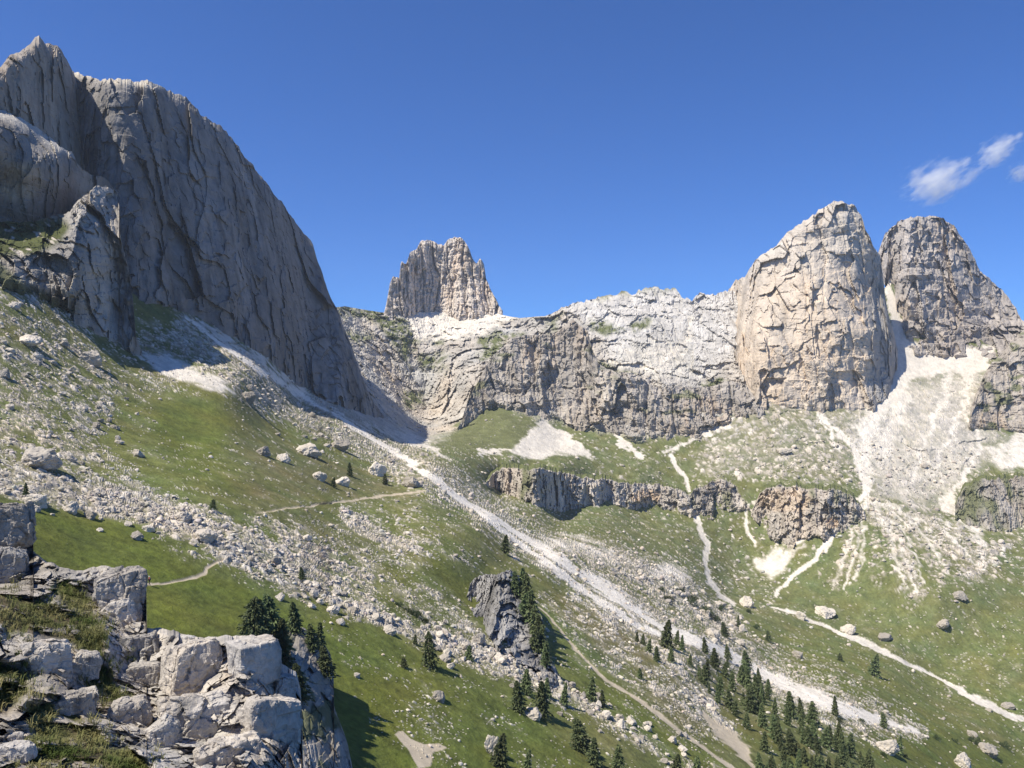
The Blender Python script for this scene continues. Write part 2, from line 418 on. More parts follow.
# steep bare rock of the back wall (rock relief), with ledges of grass
ROCKY = area([(330, 300), (520, 312), (560, 300), (760, 280), (770, 400), (735, 412), (640, 438), (590, 430), (545, 416), (500, 400), (455, 432), (430, 440), (395, 440), (330, 400)], 7)
ROCKY = np.clip(ROCKY * (1 - 0.5 * white), 0, 1)
ROCKY = np.maximum(ROCKY, SCR * .16 * (1 - BIG))
ROCKY = np.maximum(ROCKY, 0.16 * area([(740, 400), (860, 400), (865, 470), (700, 470)], 14))
LEDGE = np.maximum.reduce([
    area([(335, 303), (395, 312), (425, 330), (412, 345), (412, 368), (398, 350), (380, 325), (345, 315)], 5),
    area([(478, 340), (497, 333), (507, 338), (500, 355), (482, 360)], 3),
    area([(430, 335), (455, 335), (440, 345)], 4), area([(345, 330), (368, 335), (370, 345), (350, 345)], 5), area([(425, 355), (447, 355), (440, 370), (425, 368)], 5),
    area([(583, 325), (602, 318), (620, 330), (600, 335)], 4), area([(628, 325), (645, 318), (652, 325), (632, 332)], 4),
    area([(588, 358), (612, 372), (645, 385), (640, 378), (600, 362)], 3), area([(405, 390), (425, 390), (425, 405), (405, 408)], 5),
    area([(700, 385), (728, 378), (730, 383), (705, 392)], 3), .7 * area([(545, 318), (560, 312), (555, 330), (545, 335)], 4), area([(505, 335), (525, 332), (520, 340)], 3)])

# ---- albedo
LUSHC = np.array([0.106, 0.125, 0.022]); OLIVE = np.array([0.130, 0.147, 0.042]); BROWN = np.array([0.145, 0.128, 0.062]); FARG = np.array([0.126, 0.140, 0.056])
STONE = np.array([0.48, 0.43, 0.36]); SCREE = np.array([0.62, 0.57, 0.49]); ROCKC = np.array([0.42, 0.385, 0.335]); TANP = np.array([0.46, 0.39, 0.285]); OCHRE = np.array([0.46, 0.345, 0.235])
g1 = fbm(PB, 60, 4, seed=31); g2 = fbm(PB, 9, 3, seed=33); g3 = fbm(PB, 2.5, 2, seed=35)
dry = np.clip(0.42 + 0.9 * g1 + 0.45 * g2, 0, 1)
grass = lerp(np.broadcast_to(OLIVE, (NG, 3)), np.broadcast_to(BROWN, (NG, 3)), np.clip(dry * 1.3 - 0.35, 0, 1) * 0.8)
lushm = np.clip(np.maximum.reduce([LUSH, 0.75 * LOWM,
        0.8 * area([(150, 405), (215, 398), (232, 425), (215, 455), (230, 490), (180, 470), (150, 430)], 10),
        0.8 * area([(430, 550), (500, 590), (560, 655), (530, 660), (470, 615), (420, 570)], 8),
        0.8 * area([(760, 650), (860, 680), (960, 735), (1150, 780), (900, 780), (820, 705)], 10),
        0.6 * area([(540, 640), (620, 690), (740, 770), (690, 770), (600, 700)], 8)]) * (0.85 + 0.5 * g2), 0, 1)
grass = lerp(grass, np.broadcast_to(LUSHC, (NG, 3)), lushm)
browner = np.clip(np.maximum(area([(240, 440), (330, 455), (400, 480), (420, 500), (330, 500), (250, 500)], 12) * .6, area([(540, 590), (640, 620), (720, 730), (680, 730), (600, 660)], 12) * .8) * (0.7 + g2), 0, 1)
grass = lerp(grass, np.broadcast_to(BROWN, (NG, 3)), browner)
grass = lerp(grass, np.broadcast_to(FARG, (NG, 3)), sstep(520, 800, Y) * .75)
grass = grass * (1 + 0.42 * g2 + 0.40 * g3 + .25 * fbm(PB, 1.2, 2, 1, 36))[:, None] * (1 + np.outer(fbm(PB, 24, 4, 1, 37), [.30, .05, -.1]))
# stones: thresholded noise whose grain grows with distance so it stays stone sized
px = np.clip(Y / 819.0, 0.1, 3)
fine = fbm(PB, 1.1, 2, seed=41); mid = fbm(PB, 3.4, 3, seed=43); big = fbm(PB, 9.0, 3, seed=45)
kf = sstep(160, 420, Y)
kb = sstep(520, 900, Y)
def cells(Q, s, seed):
    """plan cells: (nearest, second, random 0..1)"""
    q = Q[:, :2] / s + 17.3 * (seed + 1)
    i0 = np.floor(q).astype(np.int32)
    f1 = np.full(len(q), 9.0, np.float32); f2 = f1.copy(); cid = np.zeros(len(q), np.int32)
    for dx in (-1, 0, 1):
        for dy in (-1, 0, 1):
            c = i0 + np.array([dx, dy])
            h = _perm[_perm[(c[:, 0]) & 255] + (c[:, 1] & 255)]
            jt = np.stack([_perm[h + 37], _perm[h + 91]], 1) / 255.0
            d = np.hypot(*(c + jt - q).T).astype(np.float32)
            n_ = d < f1
            f2 = np.where(n_, f1, np.minimum(f2, d)); cid = np.where(n_, h, cid); f1 = np.where(n_, d, f1)
    return f1, f2, cid / 255.0
WQ = PB + np.stack([fbm(PB, 3, 3, 1, 141), fbm(PB, 3, 3, 1, 142), 0 * Y], 1) * 1.2 + np.stack([fbm(PB, 14, 3, 1, 143), fbm(PB, 14, 3, 1, 144), 0 * Y], 1) * 4 * kb[:, None]
clump = np.clip(dens + (.55 * big + .35 * mid) * (.35 + .65 * np.minimum(dens * 2.5, 1)), 0, 1.1)
stone_m = np.zeros(NG, np.float32); stone_h = np.zeros(NG, np.float32); stone_r = np.full(NG, .5, np.float32)
for s_, wgt, sd_ in [(1.1, 1 - kf, 1), (2.6, 1 - kb, 2), (5.0, kf, 3), (11.0, kb * .75, 4)]:
    k_ = np.nonzero((wgt > .02) & (clump > .05))[0]
    f1, f2, cr_ = cells(WQ[k_], s_, sd_)
    rad = clump[k_] * (.25 + .85 * cr_) * .78 * np.minimum(1, wgt[k_] * 1.6)
    m_ = sstep(0.0, .10, rad - f1) * (rad > .10) * np.clip((f2 - f1) * 9, 0, 1)
    h_ = np.sqrt(np.clip(1 - (f1 / np.maximum(rad, .01)) ** 2, 0, 1)) * rad * s_ * .55 * m_
    b_ = h_ > stone_h[k_]
    stone_r[k_] = np.where(b_, (cr_ * 7.3) % 1, stone_r[k_])
    stone_h[k_] = np.maximum(stone_h[k_], h_); stone_m[k_] = np.maximum(stone_m[k_], m_)
stc = STONE * (1 + 0.75 * (stone_r - .5) + 0.25 * fbm(PB, 5, 3, seed=47) + 0.2 * mid)[:, None] * (1 + np.outer(fbm(PB, 40, 2, seed=48), [0.10, 0.02, -0.08]))
stc = lerp(stc, np.broadcast_to(SCREE * .88, (NG, 3)), sstep(0.1, 0.5, big + 0.3 * mid) * .4)
gravel = np.array([.285, .255, .195]) * (1 + .45 * g2 + .35 * mid + .25 * g3)[:, None]
grass = lerp(grass, gravel, np.clip(sstep(.22, .85, clump + .35 * g2 + .25 * fine), 0, 1) * .85)
alb = lerp(grass, stc, stone_m)
# bedrock
streak = fbm(PB, 22, 4, 0.18, seed=51); strata = fbm(PB * np.array([.25, .25, 1]), 7, 3, seed=52)
rk = ROCKC * (1.0 + 0.42 * streak + 0.22 * strata + 0.2 * mid)[:, None] * (1 + np.outer(fbm(PB, 70, 3, seed=53), [0.16, 0.03, -0.12]))
back_pale = area([(560, 300), (640, 285), (760, 280), (765, 330), (700, 380), (620, 372), (590, 335)], 12)
rk = lerp(rk, np.array([.54, .515, .475]) * (1 + .30 * streak + .2 * strata + .15 * mid)[:, None], back_pale * .85)
alb = lerp(alb, rk, ROCKY)
ledge_m = np.clip(LEDGE * sstep(-0.45, 0.1, big + .5 * mid), 0, 1)
alb = lerp(alb, FARG * 0.95 * (1 + 0.3 * g2)[:, None], ledge_m)
tri = area([(440, 445), (470, 420), (498, 402), (520, 415), (540, 425), (515, 452), (480, 448)], 4) * (1 - white)
alb = lerp(alb, FARG * np.array([1.02, 0.98, 1.05]) * (1 + .35 * g2 + .25 * streak)[:, None], tri * .9)
# scree, gravel, paths
scg = SCREE * .84 * (1 + .2 * mid + .2 * streak)[:, None]
scg = lerp(scg, np.array([.40, .375, .345]) * (1 + .3 * mid + .3 * strata)[:, None], sstep(-.05, .22, fbm(PB, 45, 4, 1, 64) + .45 * streak))
scg = lerp(scg, FARG * 1.1 * (1 + .3 * g2)[:, None], sstep(.16, .34, fbm(PB, 38, 4, 1, 67)) * sstep(415, 470, V))
alb = lerp(alb, scg, SCR * .62)
flow = fbm(np.stack([(.84 * U + .54 * V) / 45, (-.54 * U + .84 * V) / 2.6, 0 * U], 1), 1, 4, 1, 65)
flow = np.where(Y > 750, .5 * fbm(np.stack([U / 12, V / 34, 0 * U], 1), 1, 4, 1, 66) + .35 * big, flow)
wn = white * (1 + 0.4 * np.clip(mid, -1, 0.3) + .6 * np.clip(flow, -1, .25)) + 0.25 * fbm(PB, 12, 3, seed=61) * (white > .02) * (white < .9)
scr = SCREE * (1 + 0.22 * mid + 0.12 * fbm(PB, 25, 3, seed=63) + .26 * np.clip(flow, -1, .35))[:, None]
scr = lerp(scr, np.array([.76, .70, .60]) * (1 + .2 * mid + .3 * np.clip(flow, -1, .3))[:, None], np.clip(np.maximum(DEB, DEB2), 0, 1))
alb = lerp(alb, scr, sstep(0.10, 0.60, wn))
pathc = TANP * (1 + 0.25 * g3)[:, None]
alb = lerp(alb, pathc, sstep(.2, .7, np.maximum(FOOTS, EARTH) + .35 * g3 * (np.maximum(FOOTS, EARTH) > .05)))
ochre_w = area([(125, 318), (215, 330), (260, 365), (200, 350)], 12) * .4
alb = lerp(alb, np.broadcast_to(SCREE * np.array([1., .93, .82]), (NG, 3)), np.clip(ochre_w * sstep(-.1, .4, big), 0, 1))

# ---- relief
def columns(q, k, seed):
    """rounded buttresses between narrow vertical clefts along the horizontal coordinate q (period about 1)"""
    i0 = np.floor(q).astype(np.int32)
    f1 = np.full(len(q), 9.0, np.float32); f2 = f1.copy(); cid = np.zeros(len(q), np.int32)
    for dx in (-1, 0, 1, 2, -2):
        c = i0 + dx
        h = _perm[(c + seed * 7) & 255]
        d = np.abs(c + .5 + .42 * (h / 127.5 - 1) - q).astype(np.float32)
        n_ = d < f1
        f2 = np.where(n_, f1, np.minimum(f2, d)); cid = np.where(n_, h, cid); f1 = np.where(n_, d, f1)
    e = np.clip((f2 - f1) * k, 0, 1)
    return np.sqrt(1 - (1 - e) ** 2) + .55 * (cid / 255.0 - .5)

def facets(P, s, zs=1.0, seed=0, tilt=1.15):
    """broken faces: every cell is a tilted plane with its own offset, so cells meet in sharp steps and edges"""
    q = np.asarray(P, np.float64) / s * np.array([1, 1, zs]) + 23.9 * (seed + 1)
    i0 = np.floor(q).astype(np.int32)
    f1 = np.full(len(q), 9.0, np.float32); cid = np.zeros(len(q), np.int32); dv = np.zeros((len(q), 3), np.float32)
    for dx in (-1, 0, 1):
        for dy in (-1, 0, 1):
            for dz in (-1, 0, 1):
                c = i0 + np.array([dx, dy, dz])
                h = _perm[_perm[_perm[c[:, 0] & 255] + (c[:, 1] & 255)] + (c[:, 2] & 255)]
                e = (q - c - np.stack([_perm[h + 37], _perm[h + 91], _perm[h + 153]], 1) / 255.0).astype(np.float32)
                ae = np.abs(e); d = np.maximum(np.maximum(ae[:, 0], ae[:, 1]), ae[:, 2]) + .18 * ae.sum(1)
                n_ = d < f1
                f1 = np.where(n_, d, f1); cid = np.where(n_, h, cid); dv = np.where(n_[:, None], e, dv)
    return (_perm[cid + 11] / 255.0 - .5) + tilt * (_g[cid] * dv * np.array([1, 1, .55])).sum(1)

def rock_relief(P, s, zs=0.35, pillar=0.4, seed=0, block=0.5):
    w = np.stack([fbm(P, s * .6, 3, .5, seed + 71), fbm(P, s * .6, 3, .5, seed + 72), 0.5 * fbm(P, s * .6, 3, .6, seed + 73)], 1) * s * .13
    Q = P + w
    r = ridged(Q, s * 1.2, 4, zs, seed + 74, .5)
    hx = (Q[:, 0] * .94 + Q[:, 1] * .34) / s + .35 * fbm(Q * np.array([1, 1, .35]), s * .7, 2, 1, seed + 70)
    c = .65 * columns(hx * 1.7, 1.6, seed + 1) + .35 * columns(hx * 4.6, 1.8, seed + 2)
    f = fbm(Q, s * .22, 5, .8, seed + 76, .62)
    k = .55 * facets(Q, s * .75, .55, seed + 78) + .30 * facets(Q, s * .30, .7, seed + 79) + .15 * facets(Q, s * .12, .8, seed + 80)
    zz = Q[:, 2] / s + .35 * fbm(Q * np.array([.4, .4, 1]), s, 3, 1, seed + 81)
    bed = np.abs((zz * 2.3) % 1.0 - .5) * 2 * .6 + ((zz * 5.9) % 1.0) * .4          # bedding ledges
    vf = columns(hx * 3.1 + .4 * fbm(P, s, 2, .3, seed + 83), 3.0, seed + 4)             # narrow vertical fissures
    return r * (1 - pillar) * .30 + (c - .5) * pillar * .9 + f * .26 + k * block * 1.5 + (bed - .5) * .42 * (.4 + fbm(P, s * 1.5, 2, 1, seed + 82)) + (vf - .7) * .11

keep = ROCKY > 0.01
rr = np.zeros(NG, np.float32)
rr[keep] = rock_relief(PB[keep], 60, .35, .5, 5, .5)
rough = np.clip(dens - 0.1, 0, 1)
hgt = fbm(PB, 70, 3, seed=81) * 2.2 * sstep(150, 600, Y) + fbm(PB, 18, 3, seed=82) * 0.8 + g2 * 0.30 * np.clip(px * 2, .5, 2.2)
hgt = hgt + rough * (mid * .7 + fine * .3) * (0.5 + .7 * kf) + rough * kb * big * 3.0
hgt = hgt + stone_h * (1 - .5 * kf) * (1 - white)
hgt = hgt * (1 - .75 * np.clip(np.maximum(DEB, FOOTS), 0, 1)) - 0.5 * STR - 0.25 * FOOTS
fanr = fbm(np.stack([np.arctan2(V - 470, U - 866) * 14, 0 * U, 0 * U], 1), 1, 3, seed=91) * FAN
hgt = hgt + fanr * 1.2
P = PB.copy()
P *= (1 - np.clip(ROCKY, 0, 1) * rr * (24.0 - 10 * back_pale) * sstep(700, 1000, Y) / Y)[:, None]
P[:, 2] += hgt * (1 - .6 * ROCKY)
GR = P.reshape(Rows, len(us), 3)
ALB = alb.reshape(Rows, len(us), 3)

def ground_at(u, v):
    i = np.clip(np.asarray(u) - U0, 0, len(us) - 1.001); ii = i.astype(int)
    T = Tn[ii]
    r = np.clip((np.asarray(v) - T) / (V1 - T) * (Rows - 1), 0, Rows - 1.001); rr_ = r.astype(int)
    a = (i - ii)[..., None]; b = (r - rr_)[..., None]
    return (GR[rr_, ii] * (1 - a) + GR[rr_, ii + 1] * a) * (1 - b) + (GR[rr_ + 1, ii] * (1 - a) + GR[rr_ + 1, ii + 1] * a) * b

# ---- split the one sheet into its named surfaces
idx = np.arange(NG).reshape(Rows, len(us))
quads = np.stack([idx[:-1, :-1], idx[1:, :-1], idx[1:, 1:], idx[:-1, 1:]], -1).reshape(-1, 4)
cls = np.zeros(NG, np.int8)                                           # 0 hillside
far_side = area([(430, 430), (500, 478), (560, 525), (640, 570), (700, 612), (780, 660), (860, 690), (940, 730), (1160, 780), (1160, 300), (700, 200), (300, 200), (385, 425)], 2, .3) > .5
cls[far_side] = 1                                                     # valley slope
cls[(ROCKY > .62)] = 2                                                # mountainside
cls[(np.maximum(CONE, np.maximum(BIG, .95 * SCR)) > .6)] = 3          # scree slope
cls[DEB > .5] = 4
cls[STR > .5] = 5
cls[FOOT1 > .45] = 6; cls[FOOT2 > .45] = 7; cls[FOOT3 > .45] = 8; cls[FOOT4 > .45] = 9
cls[EARTH > .5] = 10
fc = np.median(np.sort(cls[quads], 1)[:, 1:3], axis=1).astype(int)
names = {0: ('hillside', 'sunny hillside pasture strewn with pale stones, falling to the lower right', 'hillside', M_GROUND),
         1: ('valley_slope', 'green valley side below the far cliffs, across the stream', 'valley slope', M_GROUND),
         2: ('mountain', 'grey broken rock wall under the low skyline between tower and twin peaks', 'mountain', M_ROCK),
         3: ('scree_slope', 'white scree pouring from the gully between the twin peaks', 'scree', M_GROUND),
         4: ('debris_run', 'long pale debris run cutting diagonally down the hillside', 'debris run', M_GROUND),
         5: ('stream_bed', 'thin white stony stream bed along the valley floor', 'stream bed', M_GROUND),
         6: ('footpath', 'short tan footpath bending over the lush meadow', 'footpath', M_PATH),
         7: ('footpath', 'faint straight footpath crossing the upper slope', 'footpath', M_PATH),
         8: ('footpath', 'long pale footpath descending between debris run and rubble belt', 'footpath', M_PATH),
         9: ('dirt_track', 'worn tan track joining the footpath beside the conifers', 'track', M_PATH),
         10: ('bare_earth', 'bare tan earth patch in the lower meadow', 'bare earth', M_PATH)}
for k, (nm, lab, cat, mt) in names.items():
    q = quads[fc == k]
    if len(q) == 0: continue
    used, inv = np.unique(q, return_inverse=True)
    tag(mesh_obj(nm, P[used], inv.reshape(-1, 4), mt, col=alb[used]), lab, cat, kind='structure')

# ================================================================== MOUNTAIN SHEETS (front, rounded crest, back)
def rock_albedo(P, base, ochre=0.3, dark=0.35, seed=0, s=1.0):
    st = fbm(P, 26 * s, 4, .14, seed + 1); sr = fbm(P * np.array([.25, .25, 1]), 8 * s, 3, 1, seed + 2)
    stn = fbm(P, 7 * s, 3, .05, seed + 6); c_st = 1 - .55 * dark * sstep(.05, .45, stn + .35 * st)
    oc = sstep(.02, .38, fbm(P, 60 * s, 4, .6, seed + 3) + .25 * st)
    c = np.array(base) * (1 + dark * 1.1 * st + .22 * sr + .25 * fbm(P, 7 * s, 3, 1, seed + 4))[:, None] * c_st[:, None]
    oc_c = OCHRE * (np.mean(base) / 0.34) * (1 + .3 * st + .3 * sr)[:, None]
    return lerp(c, oc_c, np.clip(oc * ochre, 0, 1))

def mountain(name, top, bottom, pts, amp, s, label, base=(0.37, 0.345, 0.31), zs=.35, pillar=.4, rnd=(0, 1), jagamp=2.0, thick=120., step=1.0, ochre=.3, dark=.35,
             seed=0, paint=None, cap=False, mat=None, cat='mountain', asc=1.0, worl=0.0, contact=True, foot=14, block=.5, dscale=1.0, cmin=-999):
    top = np.array(top, float); bottom = np.array(bottom, float)
    u_ = np.arange(top[0, 0], top[-1, 0] + .01, step)
    T = np.interp(u_, top[:, 0], top[:, 1]); B = np.interp(u_, bottom[:, 0], bottom[:, 1])
    q = np.stack([u_, u_ * 0, u_ * 0 + seed], 1)
    T = T + (fbm(q, 11, 4, seed=seed) * 1.3 + fbm(q, 3, 2, seed=seed + 1) * .6) * jagamp
    B = B + fbm(q + 9, 14, 4, seed=seed + 2) * (5.0 if cap else 1.5)
    B = np.maximum(B, T + .5)
    n = int(max(12, np.max(B - T) / step))
    t = np.linspace(0, 1, n)
    v_ = T[None] + (B - T)[None] * t[:, None]
    uu = np.broadcast_to(u_[None], v_.shape)
    f = TPS([(a_, b_, c_ * dscale) for a_, b_, c_ in pts], 1e-5)
    y = f(uu, v_)
    if contact:                              # stand the foot of the sheet on the ground surface, then carry on below it
        yb = f(u_, B); ym = bil(u_, B)
        k = np.where(u_ < cmin, np.interp(cmin, u_, ym / yb), ym / yb)
        ker = np.ones(9) / 9; k = np.convolve(np.pad(k, 4, 'edge'), ker, 'valid')
        y = y * k[None]
        n2 = int(foot / step)
        v_ = np.concatenate([v_, B[None] + np.arange(1, n2 + 1)[:, None] * step])
        y = np.concatenate([y, np.repeat(y[-1:], n2, 0)])
        uu = np.broadcast_to(u_[None], v_.shape); n = n + n2
    e = (v_ - T[None])
    y = y * (1 + rnd[0] * np.exp(-e / rnd[1]))
    p = unproj(uu, v_, y).reshape(-1, 3)
    yy = y.ravel()
    pr = unproj(uu, v_, np.broadcast_to((y[-1] if not contact else y[n - n2 - 1])[None] * 1.02, y.shape)).reshape(-1, 3) * .6 + p * .4     # joints and bedding follow the plumb line, not the lean of the face
    d = rock_relief(pr, s, zs, pillar, seed, block)
    if worl:
        f1, f2, cid = worley(p + 0.15 * s * np.stack([fbm(p, s * .3, 2, 1, 5), fbm(p, s * .3, 2, 1, 6), fbm(p, s * .3, 2, 1, 7)], 1), s * .8, .8, seed)
        d = d + worl * (np.minimum((f2 - f1) * 2.2, .5) + (cid % 7) / 14.0)
    am = amp * np.ones(len(yy))
    p2 = p * (1 - am * d / yy)[:, None]
    c = rock_albedo(pr, base, ochre, dark, seed, asc)
    if paint: c = paint(uu.ravel(), v_.ravel(), pr, c)
    W = len(u_)
    # crest folds back behind the sheet
    nb = 8
    topp = p2[:W]
    back = []
    for k in range(1, nb + 1):
        g = k / nb
        if cap:
            b = topp.copy(); b[:, 1] += thick * g; b[:, 0] += thick * g * (u_ - CX) / F
            b[:, 2] += -1.0 * g * g * thick * .02
        else:
            yk = topp[:, 1] + thick * g
            vk = HV - topp[:, 2] / topp[:, 1] * F + 1.0 + (B - T) * .55 * g ** 1.6
            b = unproj(CX + topp[:, 0] / topp[:, 1] * F, vk, yk)
        back.append(b)
    bk = np.concatenate(back[::-1])
    allp = np.concatenate([bk, p2]); cb = np.tile(c[:W], (nb, 1))
    if cap: cb = FARG * (1 + .5 * fbm(bk, 7, 3, 1, 15))[:, None] * np.ones((len(bk), 3)); bk[:, 2] += 1.6 * fbm(bk, 9, 3, 1, 16)
    allp = np.concatenate([bk, p2]); allc = np.concatenate([cb, c])
    R = nb + n
    ix = np.arange(R * W).reshape(R, W)
    qd = np.stack([ix[:-1, :-1], ix[1:, :-1], ix[1:, 1:], ix[:-1, 1:]], -1).reshape(-1, 4)
    o = mesh_obj(name, allp, qd, mat or M_ROCK, col=allc)
    tag(o, label, cat, kind='structure')
    return o, p2.reshape(n, W, 3), u_, T, B

def blob(u, v, cu_, cv_, ru, rv, p=None, w=.35):
    d = np.hypot((u - cu_) / ru, (v - cv_) / rv)
    if p is not None: d = d + w * fbm(p, 20, 3, 1, 88)
    return 1 - sstep(.75, 1.15, d)

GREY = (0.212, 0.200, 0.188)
# --- the great wall on the left: plan line from (385,420,855) to (0,...,490)
def wall_y(u):            # distance of the wall foot along its plan line
    k = (u - CX) / F
    return (-132 - .316 * 850) / (k - .316)
wp = []
for u_, b_, t_ in [(-130, 260, 60), (-40, 260, 60), (60, 280, 70), (120, 300, 80), (190, 312, 100), (250, 345, 160), (300, 385, 225), (345, 408, 330), (385, 420, 416)]:
    y0 = wall_y(u_) if u_ > 115 else {-130: 600, -40: 590, 60: 565}[u_]
    for k in (0, .35, .7, 1.0):
        v_ = b_ + (t_ - b_) * k
        lean = 1 + (.085 * k + .04 * k * k) * min(1, (b_ - t_) / 150) * float(np.interp(u_, [60, 140, 230, 290, 345, 385], [.6, 1.35, 2.1, 2.4, 2.6, 2.6]))
        wp.append((u_, v_, y0 * lean))
    wp.append((u_, b_ + 40, y0 * .985))
def paint_wall(u, v, p, c):
    q = .6 * blob(u, v, 290, 320, 60, 70, p) + .55 * blob(u, v, 120, 190, 40, 60, p) * 0 
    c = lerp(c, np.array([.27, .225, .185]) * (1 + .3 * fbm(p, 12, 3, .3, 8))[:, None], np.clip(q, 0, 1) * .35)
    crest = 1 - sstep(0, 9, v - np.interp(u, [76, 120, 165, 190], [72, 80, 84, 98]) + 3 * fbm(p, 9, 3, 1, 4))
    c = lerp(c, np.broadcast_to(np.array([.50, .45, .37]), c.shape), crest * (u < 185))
    return c
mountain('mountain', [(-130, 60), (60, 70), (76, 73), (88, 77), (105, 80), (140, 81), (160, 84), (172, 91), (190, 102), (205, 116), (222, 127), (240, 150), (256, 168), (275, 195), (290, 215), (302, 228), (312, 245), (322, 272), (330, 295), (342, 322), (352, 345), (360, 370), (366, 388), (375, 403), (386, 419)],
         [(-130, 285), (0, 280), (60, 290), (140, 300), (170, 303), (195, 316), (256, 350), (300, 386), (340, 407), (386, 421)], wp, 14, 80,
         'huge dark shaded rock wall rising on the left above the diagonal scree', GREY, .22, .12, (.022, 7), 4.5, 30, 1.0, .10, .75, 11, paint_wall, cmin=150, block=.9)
# summit block
mountain('rock_pinnacle', [(-130, 95), (-60, 85), (-20, 76), (0, 67), (10, 55), (20, 51), (30, 44), (35, 37), (39, 35), (45, 43), (52, 44), (58, 46), (65, 56), (74, 74), (80, 88), (87, 96), (90, 120)],
         [(-130, 170), (0, 170), (50, 180), (90, 190)], [(-130, 90, 440), (-130, 140, 436), (0, 60, 478), (0, 135, 462), (40, 40, 545), (40, 135, 520), (88, 100, 640), (88, 138, 620)], 9, 50,
         'pointed beige summit block at the top left skyline', (.30, .262, .22), .25, .5, (.04, 5), 2.2, 60, 1.0, .3, .6, 13, contact=False, dscale=.94, block=.7)
# lower cliff with pale ledge
def paint_lowcliff(u, v, p, c):
    topv = np.interp(u, [-130, 0, 20, 50, 75], [95, 110, 118, 138, 152])
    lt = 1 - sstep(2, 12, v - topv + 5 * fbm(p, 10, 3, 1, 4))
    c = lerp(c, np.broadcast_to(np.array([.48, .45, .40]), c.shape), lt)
    return lerp(c, np.array([.42, .34, .25]) * (1 + .3 * fbm(p, 15, 3, .3, 8))[:, None], .75 * blob(u, v, 20, 182, 24, 22, p))
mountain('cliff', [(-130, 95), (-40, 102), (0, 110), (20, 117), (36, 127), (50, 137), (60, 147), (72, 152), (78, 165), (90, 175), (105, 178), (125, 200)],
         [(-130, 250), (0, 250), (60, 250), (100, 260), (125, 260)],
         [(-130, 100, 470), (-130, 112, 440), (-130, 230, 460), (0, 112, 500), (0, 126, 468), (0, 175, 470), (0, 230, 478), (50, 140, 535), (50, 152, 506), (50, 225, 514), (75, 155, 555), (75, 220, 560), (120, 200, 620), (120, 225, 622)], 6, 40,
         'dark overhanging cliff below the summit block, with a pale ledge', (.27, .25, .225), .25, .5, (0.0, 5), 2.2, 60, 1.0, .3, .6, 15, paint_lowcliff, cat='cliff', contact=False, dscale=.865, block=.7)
# buttress with meadow on top
def paint_butt(u, v, p, c):
    m = area_pts(u, v, [(-140, 215), (0, 220), (30, 218), (60, 218), (72, 228), (62, 240), (40, 252), (15, 256), (-140, 262)], 5, p, 6)
    gr = np.array([.088, .098, .034]) * (1 + .4 * fbm(p, 8, 3, 1, 9))[:, None]
    st = sstep(.22, .35, fbm(p, 5, 3, 1, 10))
    gr = lerp(gr, np.broadcast_to(STONE, gr.shape), st)
    c = lerp(c, gr, m)
    m2 = area_pts(u, v, [(70, 225), (80, 200), (100, 184), (116, 190), (95, 205), (85, 225), (68, 238)], 4, p, 5)
    c = lerp(c, np.broadcast_to(np.array([.46, .42, .36]), c.shape), m2 * .5)
    m3 = area_pts(u, v, [(-140, 262), (0, 262), (30, 285), (75, 310), (60, 318), (0, 292), (-140, 282)], 5, p, 7)
    return lerp(c, gr, m3 * .85)
def area_pts(u, v, pts, soft, p, w):
    a = u + w * fbm(p, 14, 3, 1, 61); b = v + w * .7 * fbm(p, 14, 3, 1, 62)
    pp = np.array(pts, float); ins = np.zeros(len(a), bool); d = np.full(len(a), 1e9)
    for i in range(len(pp)):
        x0, y0 = pp[i]; x1, y1 = pp[(i + 1) % len(pp)]
        ins ^= ((y0 > b) != (y1 > b)) & (a < (x1 - x0) * (b - y0) / (y1 - y0 + 1e-9) + x0)
        dx, dy = x1 - x0, y1 - y0
        t = np.clip(((a - x0) * dx + (b - y0) * dy) / (dx * dx + dy * dy + 1e-9), 0, 1)
        d = np.minimum(d, np.hypot(a - x0 - t * dx, b - y0 - t * dy))
    return sstep(-soft, soft, np.where(ins, d, -d))
mountain('buttress', [(-130, 212), (0, 222), (30, 222), (48, 218), (58, 214), (70, 212), (78, 200), (88, 194), (96, 185), (106, 187), (115, 190), (119, 205), (120, 235), (125, 255), (130, 275), (133, 300), (136, 335), (142, 352)],
         [(-130, 268), (0, 276), (30, 292), (60, 308), (85, 325), (110, 341), (128, 350), (142, 354)],
         [(-130, 214, 465), (-130, 262, 415), (-130, 300, 405), (0, 224, 468), (0, 262, 422), (0, 300, 400), (60, 218, 495), (45, 255, 452), (50, 320, 440), (75, 225, 490), (75, 340, 462), (100, 187, 545), (100, 235, 500), (100, 345, 470), (118, 205, 560), (120, 345, 500), (140, 300, 560), (140, 365, 545)],
         13, 40, 'rugged grey buttress below the great wall, grass ledge on top', (.33, .305, .27), .25, .5, (0.0, 5), 3.0, 60, 1.0, .12, .60, 17, paint_butt, cat='buttress', block=.7)
